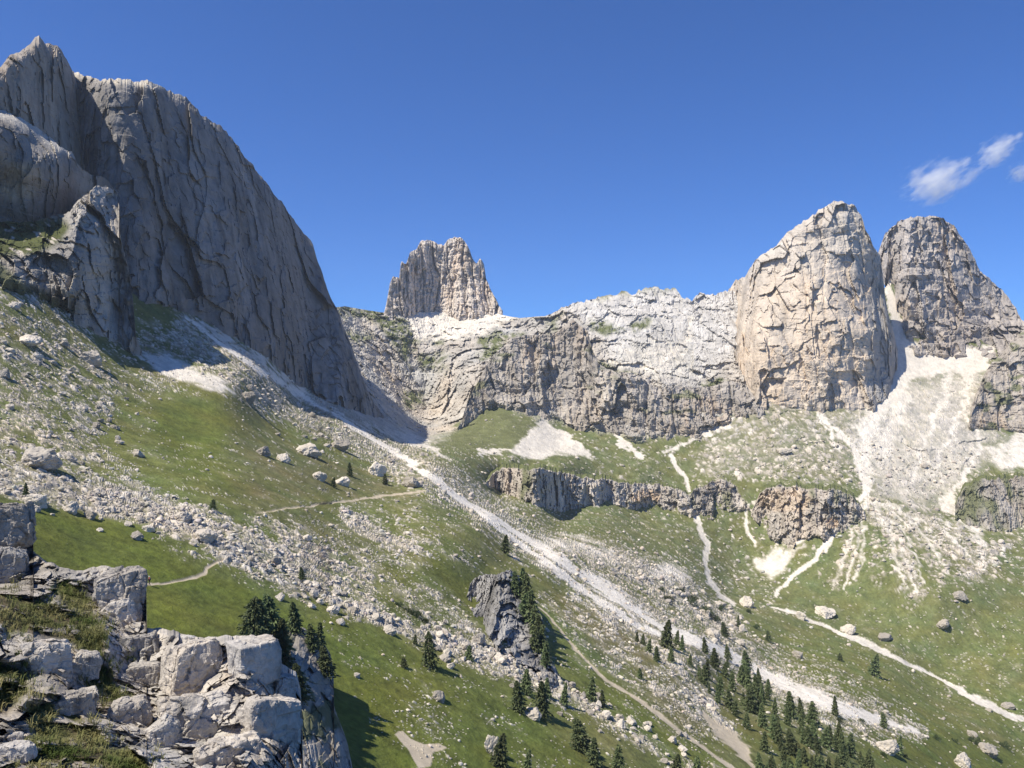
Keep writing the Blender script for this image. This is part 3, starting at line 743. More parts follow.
# --- rock tower on the pass
mountain('rock_tower', [(384, 312), (387, 300), (390, 283), (393, 277), (399, 278), (401, 262), (406, 264), (410, 252), (417, 248), (422, 241), (430, 239), (438, 243), (443, 245), (448, 240), (455, 237), (462, 238), (468, 246), (473, 258), (477, 262), (480, 258), (484, 264), (486, 278), (490, 287), (495, 296), (499, 305), (503, 312)],
         [(384, 316), (400, 318), (410, 316), (420, 309), (440, 309), (460, 318), (475, 320), (490, 314), (503, 316)],
         [(384, 300, 1345), (384, 318, 1340), (405, 260, 1328), (405, 316, 1308), (430, 240, 1318), (430, 310, 1290), (460, 240, 1312), (460, 318, 1274), (485, 280, 1308), (485, 315, 1278), (503, 312, 1300)], 15, 36,
         'isolated rock tower of clustered pillars standing on the grassy pass', (.56, .495, .425), .10, 1.0, (.003, 3), 2.6, 60, .6, .4, .45, 23, cat='rock tower', asc=.7)
# --- middle cliff
def paint_mid(u, v, p, c):
    lg = sstep(.16, .34, fbm(p * np.array([.3, .3, 1]), 16, 3, 1, 44)) * sstep(-.2, .2, fbm(p, 50, 2, 1, 45))
    c = lerp(c, np.broadcast_to(FARG * 1.05, c.shape), lg * .75)
    g = area_pts(u, v, [(596, 370), (612, 372), (612, 400), (604, 430), (596, 430), (602, 400)], 4, p, 4)
    c = lerp(c, np.array([.52, .47, .40]) * (1 + .2 * fbm(p, 6, 3, 1, 3))[:, None], g * .7)
    o = .7 * blob(u, v, 535, 375, 30, 35, p) + .6 * blob(u, v, 680, 415, 60, 20, p)
    return lerp(c, OCHRE * .92 * (1 + .4 * fbm(p, 10, 3, .2, 5))[:, None], np.clip(o * sstep(-.1, .3, fbm(p, 18, 3, .3, 6)), 0, 1) * .6)
mountain('cliff', [(455, 432), (462, 420), (468, 400), (478, 380), (488, 362), (498, 350), (507, 342), (516, 337), (530, 336), (545, 334), (556, 332), (566, 325), (573, 320), (580, 325), (588, 332), (592, 350), (598, 362), (606, 368), (616, 373), (632, 372), (645, 380), (652, 386), (662, 388), (680, 386), (700, 388), (712, 386), (730, 380), (745, 384), (757, 400), (764, 410)],
         [(455, 434), (480, 412), (500, 404), (520, 408), (545, 418), (575, 426), (600, 428), (640, 436), (700, 432), (740, 415), (764, 412)],
         [(455, 430, 1010), (480, 370, 1060), (480, 428, 1015), (520, 337, 1085), (520, 422, 1018), (570, 322, 1080), (570, 438, 1018), (594, 360, 1075), (600, 442, 1028), (640, 378, 1070), (640, 448, 1022), (700, 388, 1075), (700, 445, 1025), (745, 385, 1085), (760, 412, 1062)], 22, 55,
         'broad grey cliff of vertical pillars across the middle distance', (.37, .335, .292), .25, .48, (.004, 4), 2.0, 50, 1., .30, .5, 29, paint_mid, cat='cliff')
# --- lower cliff bands
def paint_band(u, v, p, c):
    g = sstep(.05, .35, fbm(p, 22, 3, .5, 12) - .1)
    c = lerp(c, np.broadcast_to(FARG * .95, c.shape), g * .75)
    o = blob(u, v, 645, 497, 14, 8, p) + blob(u, v, 832, 523, 7, 6, p) + .6 * blob(u, v, 785, 500, 30, 12, p)
    return lerp(c, np.broadcast_to(np.array([.56, .40, .25]), c.shape), np.clip(o, 0, 1) * .6)
btop = [(486, 482), (495, 472), (503, 467), (520, 468), (540, 470), (560, 474), (580, 477), (600, 479), (618, 481), (640, 484), (660, 486), (680, 489), (688, 496), (696, 489), (710, 484), (722, 480), (736, 486), (745, 500), (752, 508), (758, 497), (766, 489), (780, 486), (797, 488), (815, 490), (835, 490), (850, 494), (860, 505), (866, 514)]
bbot = [(486, 486), (505, 494), (530, 503), (555, 510), (580, 509), (610, 504), (640, 507), (668, 511), (690, 515), (715, 508), (736, 503), (746, 506), (752, 514), (760, 528), (772, 538), (800, 540), (822, 536), (842, 528), (866, 519)]
bp = []
for u_ in range(480, 880, 20):
    t_ = float(np.interp(u_, *zip(*btop))); b_ = float(np.interp(u_, *zip(*bbot)))
    bp += [(u_, t_, 1010), (u_, b_ + .5, 1000 - (b_ - t_) * .35)]
mountain('cliff_band', btop, bbot, bp, 12, 26, 'long low cliff band crossing the green far slope, cut by the stream gully',
         (.43, .388, .335), .25, .28, (.002, 3), 4.0, 70, 1., .28, .7, 31, paint_band, cap=True, cat='cliff band', block=.8)
mountain('cliff_band', [(955, 505), (965, 488), (980, 480), (1000, 478), (1030, 478), (1150, 478)], [(955, 520), (990, 530), (1024, 528), (1150, 520)],
         [(955, 510, 905), (980, 482, 925), (990, 530, 880), (1024, 480, 930), (1024, 528, 885), (1150, 480, 930), (1150, 520, 890)], 9, 26,
         'low brown grassy cliff band at the right edge of the photo', (.33, .30, .26), .3, .6, (.002, 3), 4.5, 70, 1., .3, .6, 35, lambda u, v, p, c: lerp(c, np.broadcast_to(FARG, c.shape), sstep(-.15, .2, fbm(p, 18, 3, .4, 12)) * .8), cap=True, cat='cliff band')

# --- twin peaks
def paint_twin(u, v, p, c):
    c0 = c
    o = .9 * blob(u, v, 815, 330, 75, 85, p) * sstep(-.35, .2, fbm(p, 35, 4, .6, 5))
    c = lerp(c, np.array([.58, .475, .36]) * (1 + .25 * fbm(p, 9, 4, .6, 6))[:, None], np.clip(o, 0, 1) * .68)
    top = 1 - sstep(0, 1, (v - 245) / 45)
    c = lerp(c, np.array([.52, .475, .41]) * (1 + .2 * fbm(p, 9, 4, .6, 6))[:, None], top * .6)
    gr = area_pts(u, v, [(868, 300), (890, 290), (898, 340), (900, 380), (880, 412), (868, 405), (872, 350)], 8, p, 6)
    c = lerp(c, np.array([.33, .315, .29]) * (1 + .3 * fbm(p, 9, 4, .6, 6))[:, None], gr * .8)
    return c
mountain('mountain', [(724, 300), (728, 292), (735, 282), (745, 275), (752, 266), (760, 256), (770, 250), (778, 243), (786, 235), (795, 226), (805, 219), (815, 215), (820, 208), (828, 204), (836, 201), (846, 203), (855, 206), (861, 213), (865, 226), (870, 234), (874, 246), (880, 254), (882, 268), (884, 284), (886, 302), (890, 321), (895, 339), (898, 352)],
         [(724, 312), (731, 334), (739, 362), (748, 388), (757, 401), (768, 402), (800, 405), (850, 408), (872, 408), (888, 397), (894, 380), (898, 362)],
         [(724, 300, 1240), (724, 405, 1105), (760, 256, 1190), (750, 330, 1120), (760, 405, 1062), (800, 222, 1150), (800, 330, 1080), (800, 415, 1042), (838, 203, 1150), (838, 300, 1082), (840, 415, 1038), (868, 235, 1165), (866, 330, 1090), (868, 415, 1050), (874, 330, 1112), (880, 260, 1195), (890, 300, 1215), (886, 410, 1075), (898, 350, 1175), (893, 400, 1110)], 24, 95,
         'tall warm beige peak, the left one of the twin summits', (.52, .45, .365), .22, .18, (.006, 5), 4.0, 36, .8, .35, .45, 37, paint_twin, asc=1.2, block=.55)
def paint_b(u, v, p, c):
    return lerp(c, np.array([.46, .385, .31]) * (1 + .25 * fbm(p, 9, 4, .6, 6))[:, None], np.clip(blob(u, v, 950, 235, 22, 22, p) + blob(u, v, 905, 310, 10, 16, p), 0, 1) * .7)
mountain('mountain', [(876, 260), (880, 247), (884, 236), (890, 228), (898, 221), (908, 217), (920, 215), (932, 216), (945, 220), (955, 227), (962, 236), (968, 246), (975, 258), (980, 271), (990, 280), (1002, 290), (1010, 300), (1016, 306), (1022, 320), (1040, 345), (1060, 375)],
         [(876, 262), (881, 264), (887, 277), (890, 293), (896, 312), (903, 332), (909, 347), (916, 354), (950, 354), (985, 358), (1020, 362), (1060, 380)],
         [(876, 260, 1290), (885, 235, 1298), (895, 335, 1232), (910, 220, 1290), (915, 300, 1238), (915, 360, 1205), (930, 216, 1300), (940, 280, 1262), (950, 362, 1215), (962, 236, 1350), (970, 300, 1310), (985, 365, 1245), (1000, 290, 1400), (1010, 330, 1375), (1020, 370, 1320), (1060, 380, 1440)], 26, 85,
         'rounded grey peak, the right one of the twin summits', (.395, .355, .315), .3, .2, (.006, 5), 3.6, 120, .8, .22, .35, 41, paint_b, asc=1.2, block=.8)
# right hand buttress
mountain('buttress', [(968, 428), (972, 405), (978, 388), (984, 375), (992, 362), (1003, 352), (1012, 342), (1024, 330), (1045, 312), (1080, 300), (1150, 290)], [(968, 429), (985, 427), (1024, 432), (1150, 436)],
         [(968, 428, 1055), (985, 380, 1080), (990, 430, 1035), (1024, 332, 1120), (1024, 436, 1028), (1080, 300, 1150), (1080, 438, 1020), (1150, 290, 1150), (1150, 440, 1010)], 18, 60,
         'warm brown rock buttress cut off by the right edge of the photo', (.39, .345, .29), .5, .3, (.01, 5), 1.8, 80, 1., .45, .3, 43,
         lambda u, v, p, c: lerp(c, np.broadcast_to(FARG, c.shape), sstep(.1, .3, fbm(p + np.array([0, 0, 0]), 24, 3, 1.6, 12)) * .8), cat='buttress')

# --- small crags on the near hillside
crag = mountain('crag', [(176, 742), (200, 700), (222, 668), (240, 650), (262, 640), (282, 634), (298, 626), (310, 632), (320, 638), (330, 652), (334, 672), (330, 690), (336, 712), (346, 738), (352, 765), (356, 800)], [(176, 850), (240, 850), (300, 850), (340, 850), (356, 850)],
         [(176, 742, 102), (176, 850, 88), (240, 650, 118), (240, 850, 92), (280, 636, 130), (280, 740, 108), (280, 850, 95), (315, 636, 145), (315, 720, 126), (315, 850, 104), (332, 672, 148), (345, 740, 136), (350, 850, 112)], 4.2, 16,
         'dark shaded crag with conifers behind the pale foreground blocks', (.31, .285, .25), .3, .5, (.01, 4), 2.5, 6, .7, .15, .6, 47,
         lambda u, v, p, c: lerp(c, np.broadcast_to(np.array([.07, .085, .03]), c.shape), sstep(.05, .2, fbm(p, 5, 3, 1, 12)) * .8), cat='crag', asc=.3, mat=M_STONE if False else M_RUBBLE)
crag2 = mountain('crag', [(466, 598), (470, 583), (477, 577), (488, 574), (500, 573), (510, 571), (520, 575), (528, 588), (536, 604), (543, 622), (548, 645), (553, 662), (558, 672)], [(466, 604), (480, 622), (495, 645), (512, 660), (530, 672), (545, 680), (558, 684)],
         [(466, 598, 292), (480, 577, 292), (480, 620, 258), (505, 572, 290), (505, 655, 238), (520, 576, 300), (520, 668, 232), (540, 615, 285), (540, 678, 238), (556, 672, 260)], 5.0, 10,
         'small grey crag with a row of conifers on its dark flank', (.26, .25, .235), .25, .4, (.004, 3), 3.0, 30, .7, .08, .8, 53, cat='crag', asc=.3, block=.9, mat=M_RUBBLE)
# ================================================================== SMALL HELPERS FOR SOLIDS
def ico(sub):
    t = (1 + 5 ** .5) / 2
    v = [(-1, t, 0), (1, t, 0), (-1, -t, 0), (1, -t, 0), (0, -1, t), (0, 1, t), (0, -1, -t), (0, 1, -t), (t, 0, -1), (t, 0, 1), (-t, 0, -1), (-t, 0, 1)]
    f = [(0, 11, 5), (0, 5, 1), (0, 1, 7), (0, 7, 10), (0, 10, 11), (1, 5, 9), (5, 11, 4), (11, 10, 2), (10, 7, 6), (7, 1, 8), (3, 9, 4), (3, 4, 2), (3, 2, 6), (3, 6, 8), (3, 8, 9), (4, 9, 5), (2, 4, 11), (6, 2, 10), (8, 6, 7), (9, 8, 1)]
    v = [np.array(p) / np.linalg.norm(p) for p in v]
    for _ in range(sub):
        cache = {}; nf = []
        def mid_(a, b):
            k = (min(a, b), max(a, b))
            if k not in cache:
                m = v[a] + v[b]; v.append(m / np.linalg.norm(m)); cache[k] = len(v) - 1
            return cache[k]
        for a, b, c in f:
            ab, bc, ca = mid_(a, b), mid_(b, c), mid_(c, a)
            nf += [(a, ab, ca), (b, bc, ab), (c, ca, bc), (ab, bc, ca)]
        f = nf
    return np.array(v), np.array(f, np.int32)

ICO = {k: ico(k) for k in range(5)}

def rock_shape(sub, seed, cuts=14, rough=.10, flat=1.0):
    """unit boulder: a ball trimmed by random planes, then roughened; returns verts, faces"""
    r = np.random.default_rng(seed)
    v, f = ICO[sub]
    v = v.copy() * 1.15
    if sub >= 2:
        v *= (1 + .32 * fbm(v + seed * 5.7, 1.1, 2, 1, (seed + 9) % 50))[:, None]
    for k in range(cuts):
        n = r.normal(size=3); n[2] *= .8; n /= np.linalg.norm(n)
        d = r.uniform(.58, 1.0)
        v -= (np.maximum(0, v @ n - d) * r.uniform(.65, 1))[:, None] * n
    if sub >= 2:
        v *= (1 + rough * (.6 * fbm(v + seed * 3.1, .7, 5, 1, seed % 50, .62) - .35 * np.abs(fbm(v + seed, .5, 3, 1, 3 + seed % 40))))[:, None]
    v[:, 2] *= flat
    return v, f

def rotz(a):
    c, s = math.cos(a), math.sin(a)
    return np.array([[c, -s, 0], [s, c, 0], [0, 0, 1]])

# ================================================================== RUBBLE (uncountable) AND BOULDERS
sel = (V > T0[:, 1].min()) & (V < 800) & (U > -60) & (U < 1085) & (clump > .12) & (ROCKY < .2) & (Y < 1000)
sel &= ~((U < 150) & (V < 300)) & (np.maximum(FOOTS, STR) < .2)
ksel = np.nonzero(sel)[0]
wgt = np.clip(clump[ksel], 0, 1) ** 1.7 * (1 - .75 * np.clip(white[ksel], 0, 1)) * np.clip(1.5 - Y[ksel] / 900, .15, 1) + .006
wgt /= wgt.sum()
NR = 21000
pk = RNG.choice(ksel, NR, p=wgt)
sz_px = 1.0 * (1 - RNG.random(NR)) ** -.42
sz_px = np.clip(sz_px, 1.0, 5.0) * (.6 + .6 * np.clip(clump[pk], 0, 1))
order = np.argsort(-sz_px)
pk = pk[order]; sz_px = sz_px[order]
size = sz_px * Y[pk] / F * .5
variants = [rock_shape(1, 200 + i, 9, 0, RNG.uniform(.6, .9)) for i in range(14)]
small = [rock_shape(0, 300 + i, 5, 0, RNG.uniform(.6, .9)) for i in range(10)]
RV, RF, RC, off = [], [], [], 0
for i in range(NR):
    big_ = sz_px[i] > 2.4
    v, f = (variants[i % 14] if big_ else small[i % 10])
    q = (v * (size[i] * RNG.uniform(.75, 1.3, 3))) @ rotz(RNG.uniform(0, 6.28)).T + P[pk[i]] + np.array([0, 0, size[i] * .22])
    RV.append(q); RF.append(f + off); off += len(v)
    b = RNG.uniform(.6, 1.2)
    RC.append(np.tile(np.array([.52, .465, .39]) * b * np.array([1 + RNG.normal() * .03, 1, 1 + RNG.normal() * .04]), (len(v), 1)))
tag(mesh_obj('rubble', np.concatenate(RV), np.concatenate(RF), M_RUBBLE, col=np.concatenate(RC)),
    'loose pale stones scattered over the hillside and the rubble belts', 'rubble', kind='stuff')
del RV, RF, RC

BVAR = [mesh_obj('boulder', *rock_shape(4, 400 + i, 18, .62, RNG.uniform(.72, .95)), M_STONE, link=False).data for i in range(16)]
bcount = 0
def boulder(u, v, w, h, label, group=None, sink=.38):
    """a boulder whose silhouette covers about w x h pixels around (u, v)"""
    global bcount
    g = ground_at(np.array([float(u)]), np.array([v + h * .42]))[0]
    y = g[1]
    o = bpy.data.objects.new('boulder', BVAR[bcount % len(BVAR)]); COL.objects.link(o)
    sx, sz = .80 * w / 2 * y / F / .86, .80 * h / 2 * y / F / .72
    o.scale = (sx, (sx + sz) * .5, sz)
    o.location = (g[0], g[1], g[2] + sz * (.72 - sink))
    o.rotation_euler = (RNG.uniform(-.15, .15), RNG.uniform(-.15, .15), RNG.uniform(0, 6.28))
    tag(o, label, 'boulder', group)
    bcount += 1
    return o

NAMED = [
 (37, 497, 24, 20, 'dark squat boulder at the left edge of the lush meadow, beside a small bush'),
 (71, 506, 18, 15, 'rounded pale boulder at the top of the lush meadow'),
 (90, 514, 15, 10, 'low pale boulder in the meadow right of a rounder one'),
 (137, 534, 13, 12, 'dark grey boulder leaning against a paler one in the lush meadow'),
 (148, 527, 13, 11, 'pale boulder touching a darker one in the lush meadow'),
 (205, 535, 25, 17, 'large pale block with shaded right side above the bend in the path'),
 (183, 514, 20, 15, 'broad pale boulder standing out of the upper rubble belt'),
 (334, 606, 12, 14, 'upright boulder at the lower edge of the rubble belt'),
 (138, 452, 13, 10, 'lone round boulder in the middle of the upper meadow'),
 (40, 455, 50, 28, 'wide rugged grey outcrop boulder in the left boulder field'),
 (28, 337, 24, 16, 'dark shaded boulder high on the left slope'),
 (91, 355, 22, 20, 'large dark grey boulder on the slope below the buttress'),
 (14, 304, 14, 11, 'dark boulder near the left edge, just below the buttress grass'),
 (63, 343, 11, 8, 'small dark boulder between two larger dark ones on the left slope'),
 (38, 356, 15, 9, 'low shadowed boulder under the large dark one at left'),
 (4, 372, 14, 12, 'dark boulder cut by the left edge of the photo'),
 (248, 394, 14, 16, 'angular boulder at the upper end of the debris run'),
 (307, 447, 28, 17, 'long flat boulder lying across the upper pasture'),
 (283, 457, 15, 10, 'dark boulder below the long flat one in the upper pasture'),
 (263, 449, 13, 13, 'tall grey boulder left of the long flat one in the upper pasture'),
 (340, 441, 24, 20, 'rough block at the left border of the debris run'),
 (319, 473, 16, 14, 'split grey boulder in the pasture above the faint path'),
 (343, 479, 18, 14, 'grey boulder with a dark bush at each side, above the faint path'),
 (376, 464, 16, 24, 'tall pale slab standing beside the debris run'),
 (412, 480, 22, 15, 'wide grey boulder at the right end of the faint path'),
 (307, 536, 12, 8, 'small dark boulder in the middle of the stony pasture'),
 (824, 610, 25, 12, 'long grey boulder just above the stream at the foot of the fan'),
 (800, 614, 9, 11, 'small upright boulder sitting in the stream bed'),
 (848, 628, 15, 14, 'lumpy boulder touching the stream, right of the long grey one'),
 (884, 636, 21, 9, 'flat grey boulder above the stream'),
 (944, 622, 16, 11, 'isolated overhanging boulder on the right green slope'),
 (960, 593, 19, 9, 'pale broken boulder high on the right green slope'),
 (798, 653, 13, 11, 'pale boulder on the valley floor between debris run and stream'),
 (888, 743, 26, 22, 'large pale block at the lower end of the debris run'),
 (962, 760, 19, 17, 'round boulder at the bottom edge of the photo, right side'),
 (988, 747, 27, 14, 'wide dark boulder with small bushes, lower right'),
 (972, 731, 11, 12, 'pale upright boulder left of the wide dark one, lower right'),
 (989, 709, 8, 5, 'tiny flat grey boulder on the bank of the stream'),
 (1007, 703, 14, 8, 'ochre boulder beside the stream near the right edge'),
 (720, 603, 15, 9, 'flat topped white boulder at the bend of the stream'),
 (746, 600, 13, 14, 'grey pointed boulder right of the flat topped white one'),
 (712, 632, 17, 13, 'pinkish boulder between the debris run and a dark shrub'),
 (740, 641, 13, 8, 'low pale boulder near the end of the dark shrub strip'),
 (783, 450, 18, 8, 'dark flat boulder on the stony terrace under the tall twin peak'),
 (390, 629, 14, 13, 'big pale boulder in the middle of the rubble belt'),
 (477, 636, 15, 14, 'tall pale boulder in the lower rubble belt, above a small conifer'),
 (500, 658, 18, 13, 'largest pinkish boulder of the lower rubble belt'),
 (438, 694, 18, 13, 'half buried grey boulder in the lower meadow'),
 (357, 675, 8, 7, 'single small white boulder alone in the lower meadow'),
 (451, 664, 9, 9, 'small grey boulder just right of the round conifer in the lower meadow'),
 (493, 744, 13, 26, 'upright pale rock beside a conifer at the bottom of the meadow'),
 (533, 712, 20, 14, 'pale boulder at the foot of the two dark conifers below the rubble belt'),
]
for a in NAMED: boulder(*a)
# the next largest stones of each belt, one object each
def scatter(poly, n, w0, w1, label, group):
    poly = np.array(poly, float); k = 0; tries = 0
    while k < n and tries < n * 60:
        tries += 1
        i = RNG.integers(len(poly) - 1); t = RNG.random()
        a = poly[i] + (poly[i + 1] - poly[i]) * t
        u = a[0] + RNG.normal() * a[2] * .42; v = a[1] + RNG.normal() * a[2] * .30
        if not (0 < u < 1024 and 200 < v < 766): continue
        w = w0 + (w1 - w0) * RNG.random() ** 2
        boulder(u, v, w, w * RNG.uniform(.6, .95), label, group, .45); k += 1
scatter([(0, 490, 30), (120, 512, 30), (200, 535, 34), (262, 560, 34)], 34, 5, 12, 'pale boulder packed in the upper rubble belt above the lush meadow', 'boulders of the upper rubble belt')
scatter([(262, 560, 30), (330, 592, 24), (390, 620, 22), (450, 642, 26)], 44, 5, 12, 'pale boulder packed in the middle rubble belt below the stony pasture', 'boulders of the middle rubble belt')
scatter([(450, 642, 28), (500, 660, 30), (560, 690, 28), (620, 722, 28), (680, 752, 30)], 62, 6, 14, 'pinkish pale boulder packed in the lower rubble belt among conifers', 'boulders of the lower rubble belt')
scatter([(0, 340, 50), (60, 380, 50), (120, 420, 50), (60, 440, 60), (20, 410, 60)], 34, 5, 11, 'grey boulder lying in the left boulder field under the buttress', 'boulders of the left boulder field')
scatter([(230, 380, 20), (300, 425, 24), (380, 465, 24), (460, 510, 22)], 18, 5, 11, 'grey boulder lying along the left border of the debris run', 'boulders beside the debris run')
scatter([(610, 565, 18), (670, 590, 26), (720, 620, 26), (760, 640, 22)], 34, 5, 11, 'grey boulder in the rubble between debris run and stream', 'boulders between debris run and stream')

# ================================================================== CONIFERS
def conifer_mesh(seed, width, taper, n):
    """unit height crown of drooping needle sprays round a tapered axis"""
    r = np.random.default_rng(seed)
    Vv, Ff = [], []
    lob = r.uniform(.75, 1.25, 7)
    for i in range(n):
        t = r.random() ** .8
        z = .07 + .93 * t
        rad = width * (1 - t) ** taper * (.9 + .25 * math.sin(z * 40 + seed)) + .012
        an = r.uniform(0, 6.283)
        if math.sin(an * 2 + z * 23 + seed * 1.7) + .6 * math.sin(z * 57 + seed) > 1.05: continue
        rad *= lob[int(an / 6.284 * 7)] * r.uniform(.3, 1.15) * (.7 + .5 * math.sin(an * 3 + z * 9 + seed) ** 2)
        c = np.array([math.cos(an) * rad, math.sin(an) * rad, z - .35 * rad])
        s = .030 * (1.25 - .5 * t) * r.uniform(.7, 1.5)
        d = np.array([math.cos(an), math.sin(an), -.45 + r.normal() * .25]); d /= np.linalg.norm(d)
        sd = np.cross(d, r.normal(size=3)); sd /= np.linalg.norm(sd)
        b = len(Vv)
        Vv += [c - d * s * .6 - sd * s * .5, c - d * s * .2 + sd * s * .55, c + d * s * 1.5, c + d * s * .2 - sd * s * .6]
        Ff.append((b, b + 1, b + 2, b + 3))
    return np.array(Vv), np.array(Ff, np.int32)

def tube(pts, rads, k=7):
    Vv, Ff = [], []
    for i, (p, r) in enumerate(zip(pts, rads)):
        for j in range(k):
            a = 6.283 * j / k
            Vv.append((p[0] + r * math.cos(a), p[1] + r * math.sin(a), p[2]))
    for i in range(len(pts) - 1):
        for j in range(k):
            Ff.append((i * k + j, i * k + (j + 1) % k, (i + 1) * k + (j + 1) % k, (i + 1) * k + j))
    return np.array(Vv), np.array(Ff, np.int32)

def make_tree(seed, width, taper, n):
    t = empty('conifer_tree')
    v, f = tube([(0, 0, -.04), (.004, 0, .2), (0, .004, .5), (0, 0, .93)], [.022, .017, .011, .002])
    mesh_obj('trunk', v, f, M_BARK, t)
    v, f = conifer_mesh(seed, width, taper, n)
    lean_ = np.random.default_rng(seed).normal(size=2) * .03
    v[:, :2] += np.outer(v[:, 2] ** 2, lean_)
    mesh_obj('crown', v, f, M_NEEDLE, t)
    return t
PROTO = [make_tree(1, .17, .85, 1900), make_tree(2, .20, .75, 2100), make_tree(3, .24, .7, 2300), make_tree(4, .30, .55, 2600), make_tree(5, .15, .9, 1700), make_tree(6, .22, .8, 2000)]
fresh = [True] * len(PROTO)
def plant(p, h, kind, label, group=None, wid=1.0):
    o = PROTO[kind] if fresh[kind] else copy_tree(PROTO[kind])
    fresh[kind] = False
    o.location = tuple(p); o.scale = (h * wid, h * wid, h)
    o.rotation_euler = (RNG.normal() * .04, RNG.normal() * .04, RNG.uniform(0, 6.28))
    for k in list(o.keys()): del o[k]
    tag(o, label, 'conifer', group)
    return o
def tree(u, v, hpx, kind, label, group=None, wid=1.0):
    g = ground_at(np.array([float(u)]), np.array([float(v)]))[0]
    h = hpx * g[1] / F
    plant(g - np.array([0, 0, .02 * h]), h, kind, label, group, wid)

def sheet_point(sh, u, frac):
    """a point on a crag sheet at column u and fraction of its height from the crest"""
    o, pts, u_, T, B = sh
    i = int(np.clip(round((u - u_[0]) / (u_[1] - u_[0])), 0, len(u_) - 1))
    return pts[int(np.clip(frac * (pts.shape[0] - 1), 0, pts.shape[0] - 1)), i]
def crag_tree(sh, u, v, hpx, kind, label, group=None, wid=1.0):
    o, pts, u_, T, B = sh
    i = int(np.clip(round((u - u_[0]) / (u_[1] - u_[0])), 0, len(u_) - 1))
    vv = HV - pts[:, i, 2] / pts[:, i, 1] * F
    p = pts[int(np.argmin(np.abs(vv - v))), i]
    h = hpx * p[1] / F
    plant(p + np.array([0, 0, -.05 * h]), h, kind, label, group, wid)

# on the dark crag behind the foreground blocks
for u, v, h, k, w_, lab in [(253, 648, 54, 3, .95, 'broad dark conifer, leftmost on the crag behind the foreground blocks'), (263, 645, 50, 2, 1.1, 'dense dark conifer second from the left on the crag'),
                        (273, 650, 60, 2, 1.0, 'tallest dark conifer on the crag behind the foreground blocks'), (281, 668, 52, 1, 1.1, 'paler green conifer standing in front of the tallest one on the crag'),
                        (295, 632, 33, 2, 1.1, 'separate conifer on the right crest of the crag'), (312, 650, 28, 1, 1.3, 'small conifer on the right shoulder of the crag'),
                        (320, 652, 32, 4, 1.2, 'thin pointed conifer on the right shoulder of the crag'), (326, 676, 32, 2, 1.2, 'dark bushy conifer hanging on the right flank of the crag'),
                        (300, 700, 40, 2, 1.2, 'dark conifer low in the shaded face of the crag'), (268, 690, 50, 3, 1., 'dark conifer lower down, hidden behind the foreground block')]:
    crag_tree(crag, u, v, h, k, lab, None, w_)
for u, v, h, k, w_ in [(516, 594, 24, 1, 1.3), (522, 596, 30, 4, 1.3), (527, 603, 32, 1, 1.2), (524, 618, 28, 2, 1.1), (531, 622, 34, 1, 1.3), (535, 634, 30, 2, 1.2), (539, 640, 26, 1, 1.3), (541, 652, 28, 4, 1.3), (534, 650, 24, 2, 1.1), (546, 664, 24, 1, 1.2)]:
    crag_tree(crag2, u, v, h, k, 'dark conifer in the row on the shaded flank of the small crag', 'conifers on the small crag', w_)
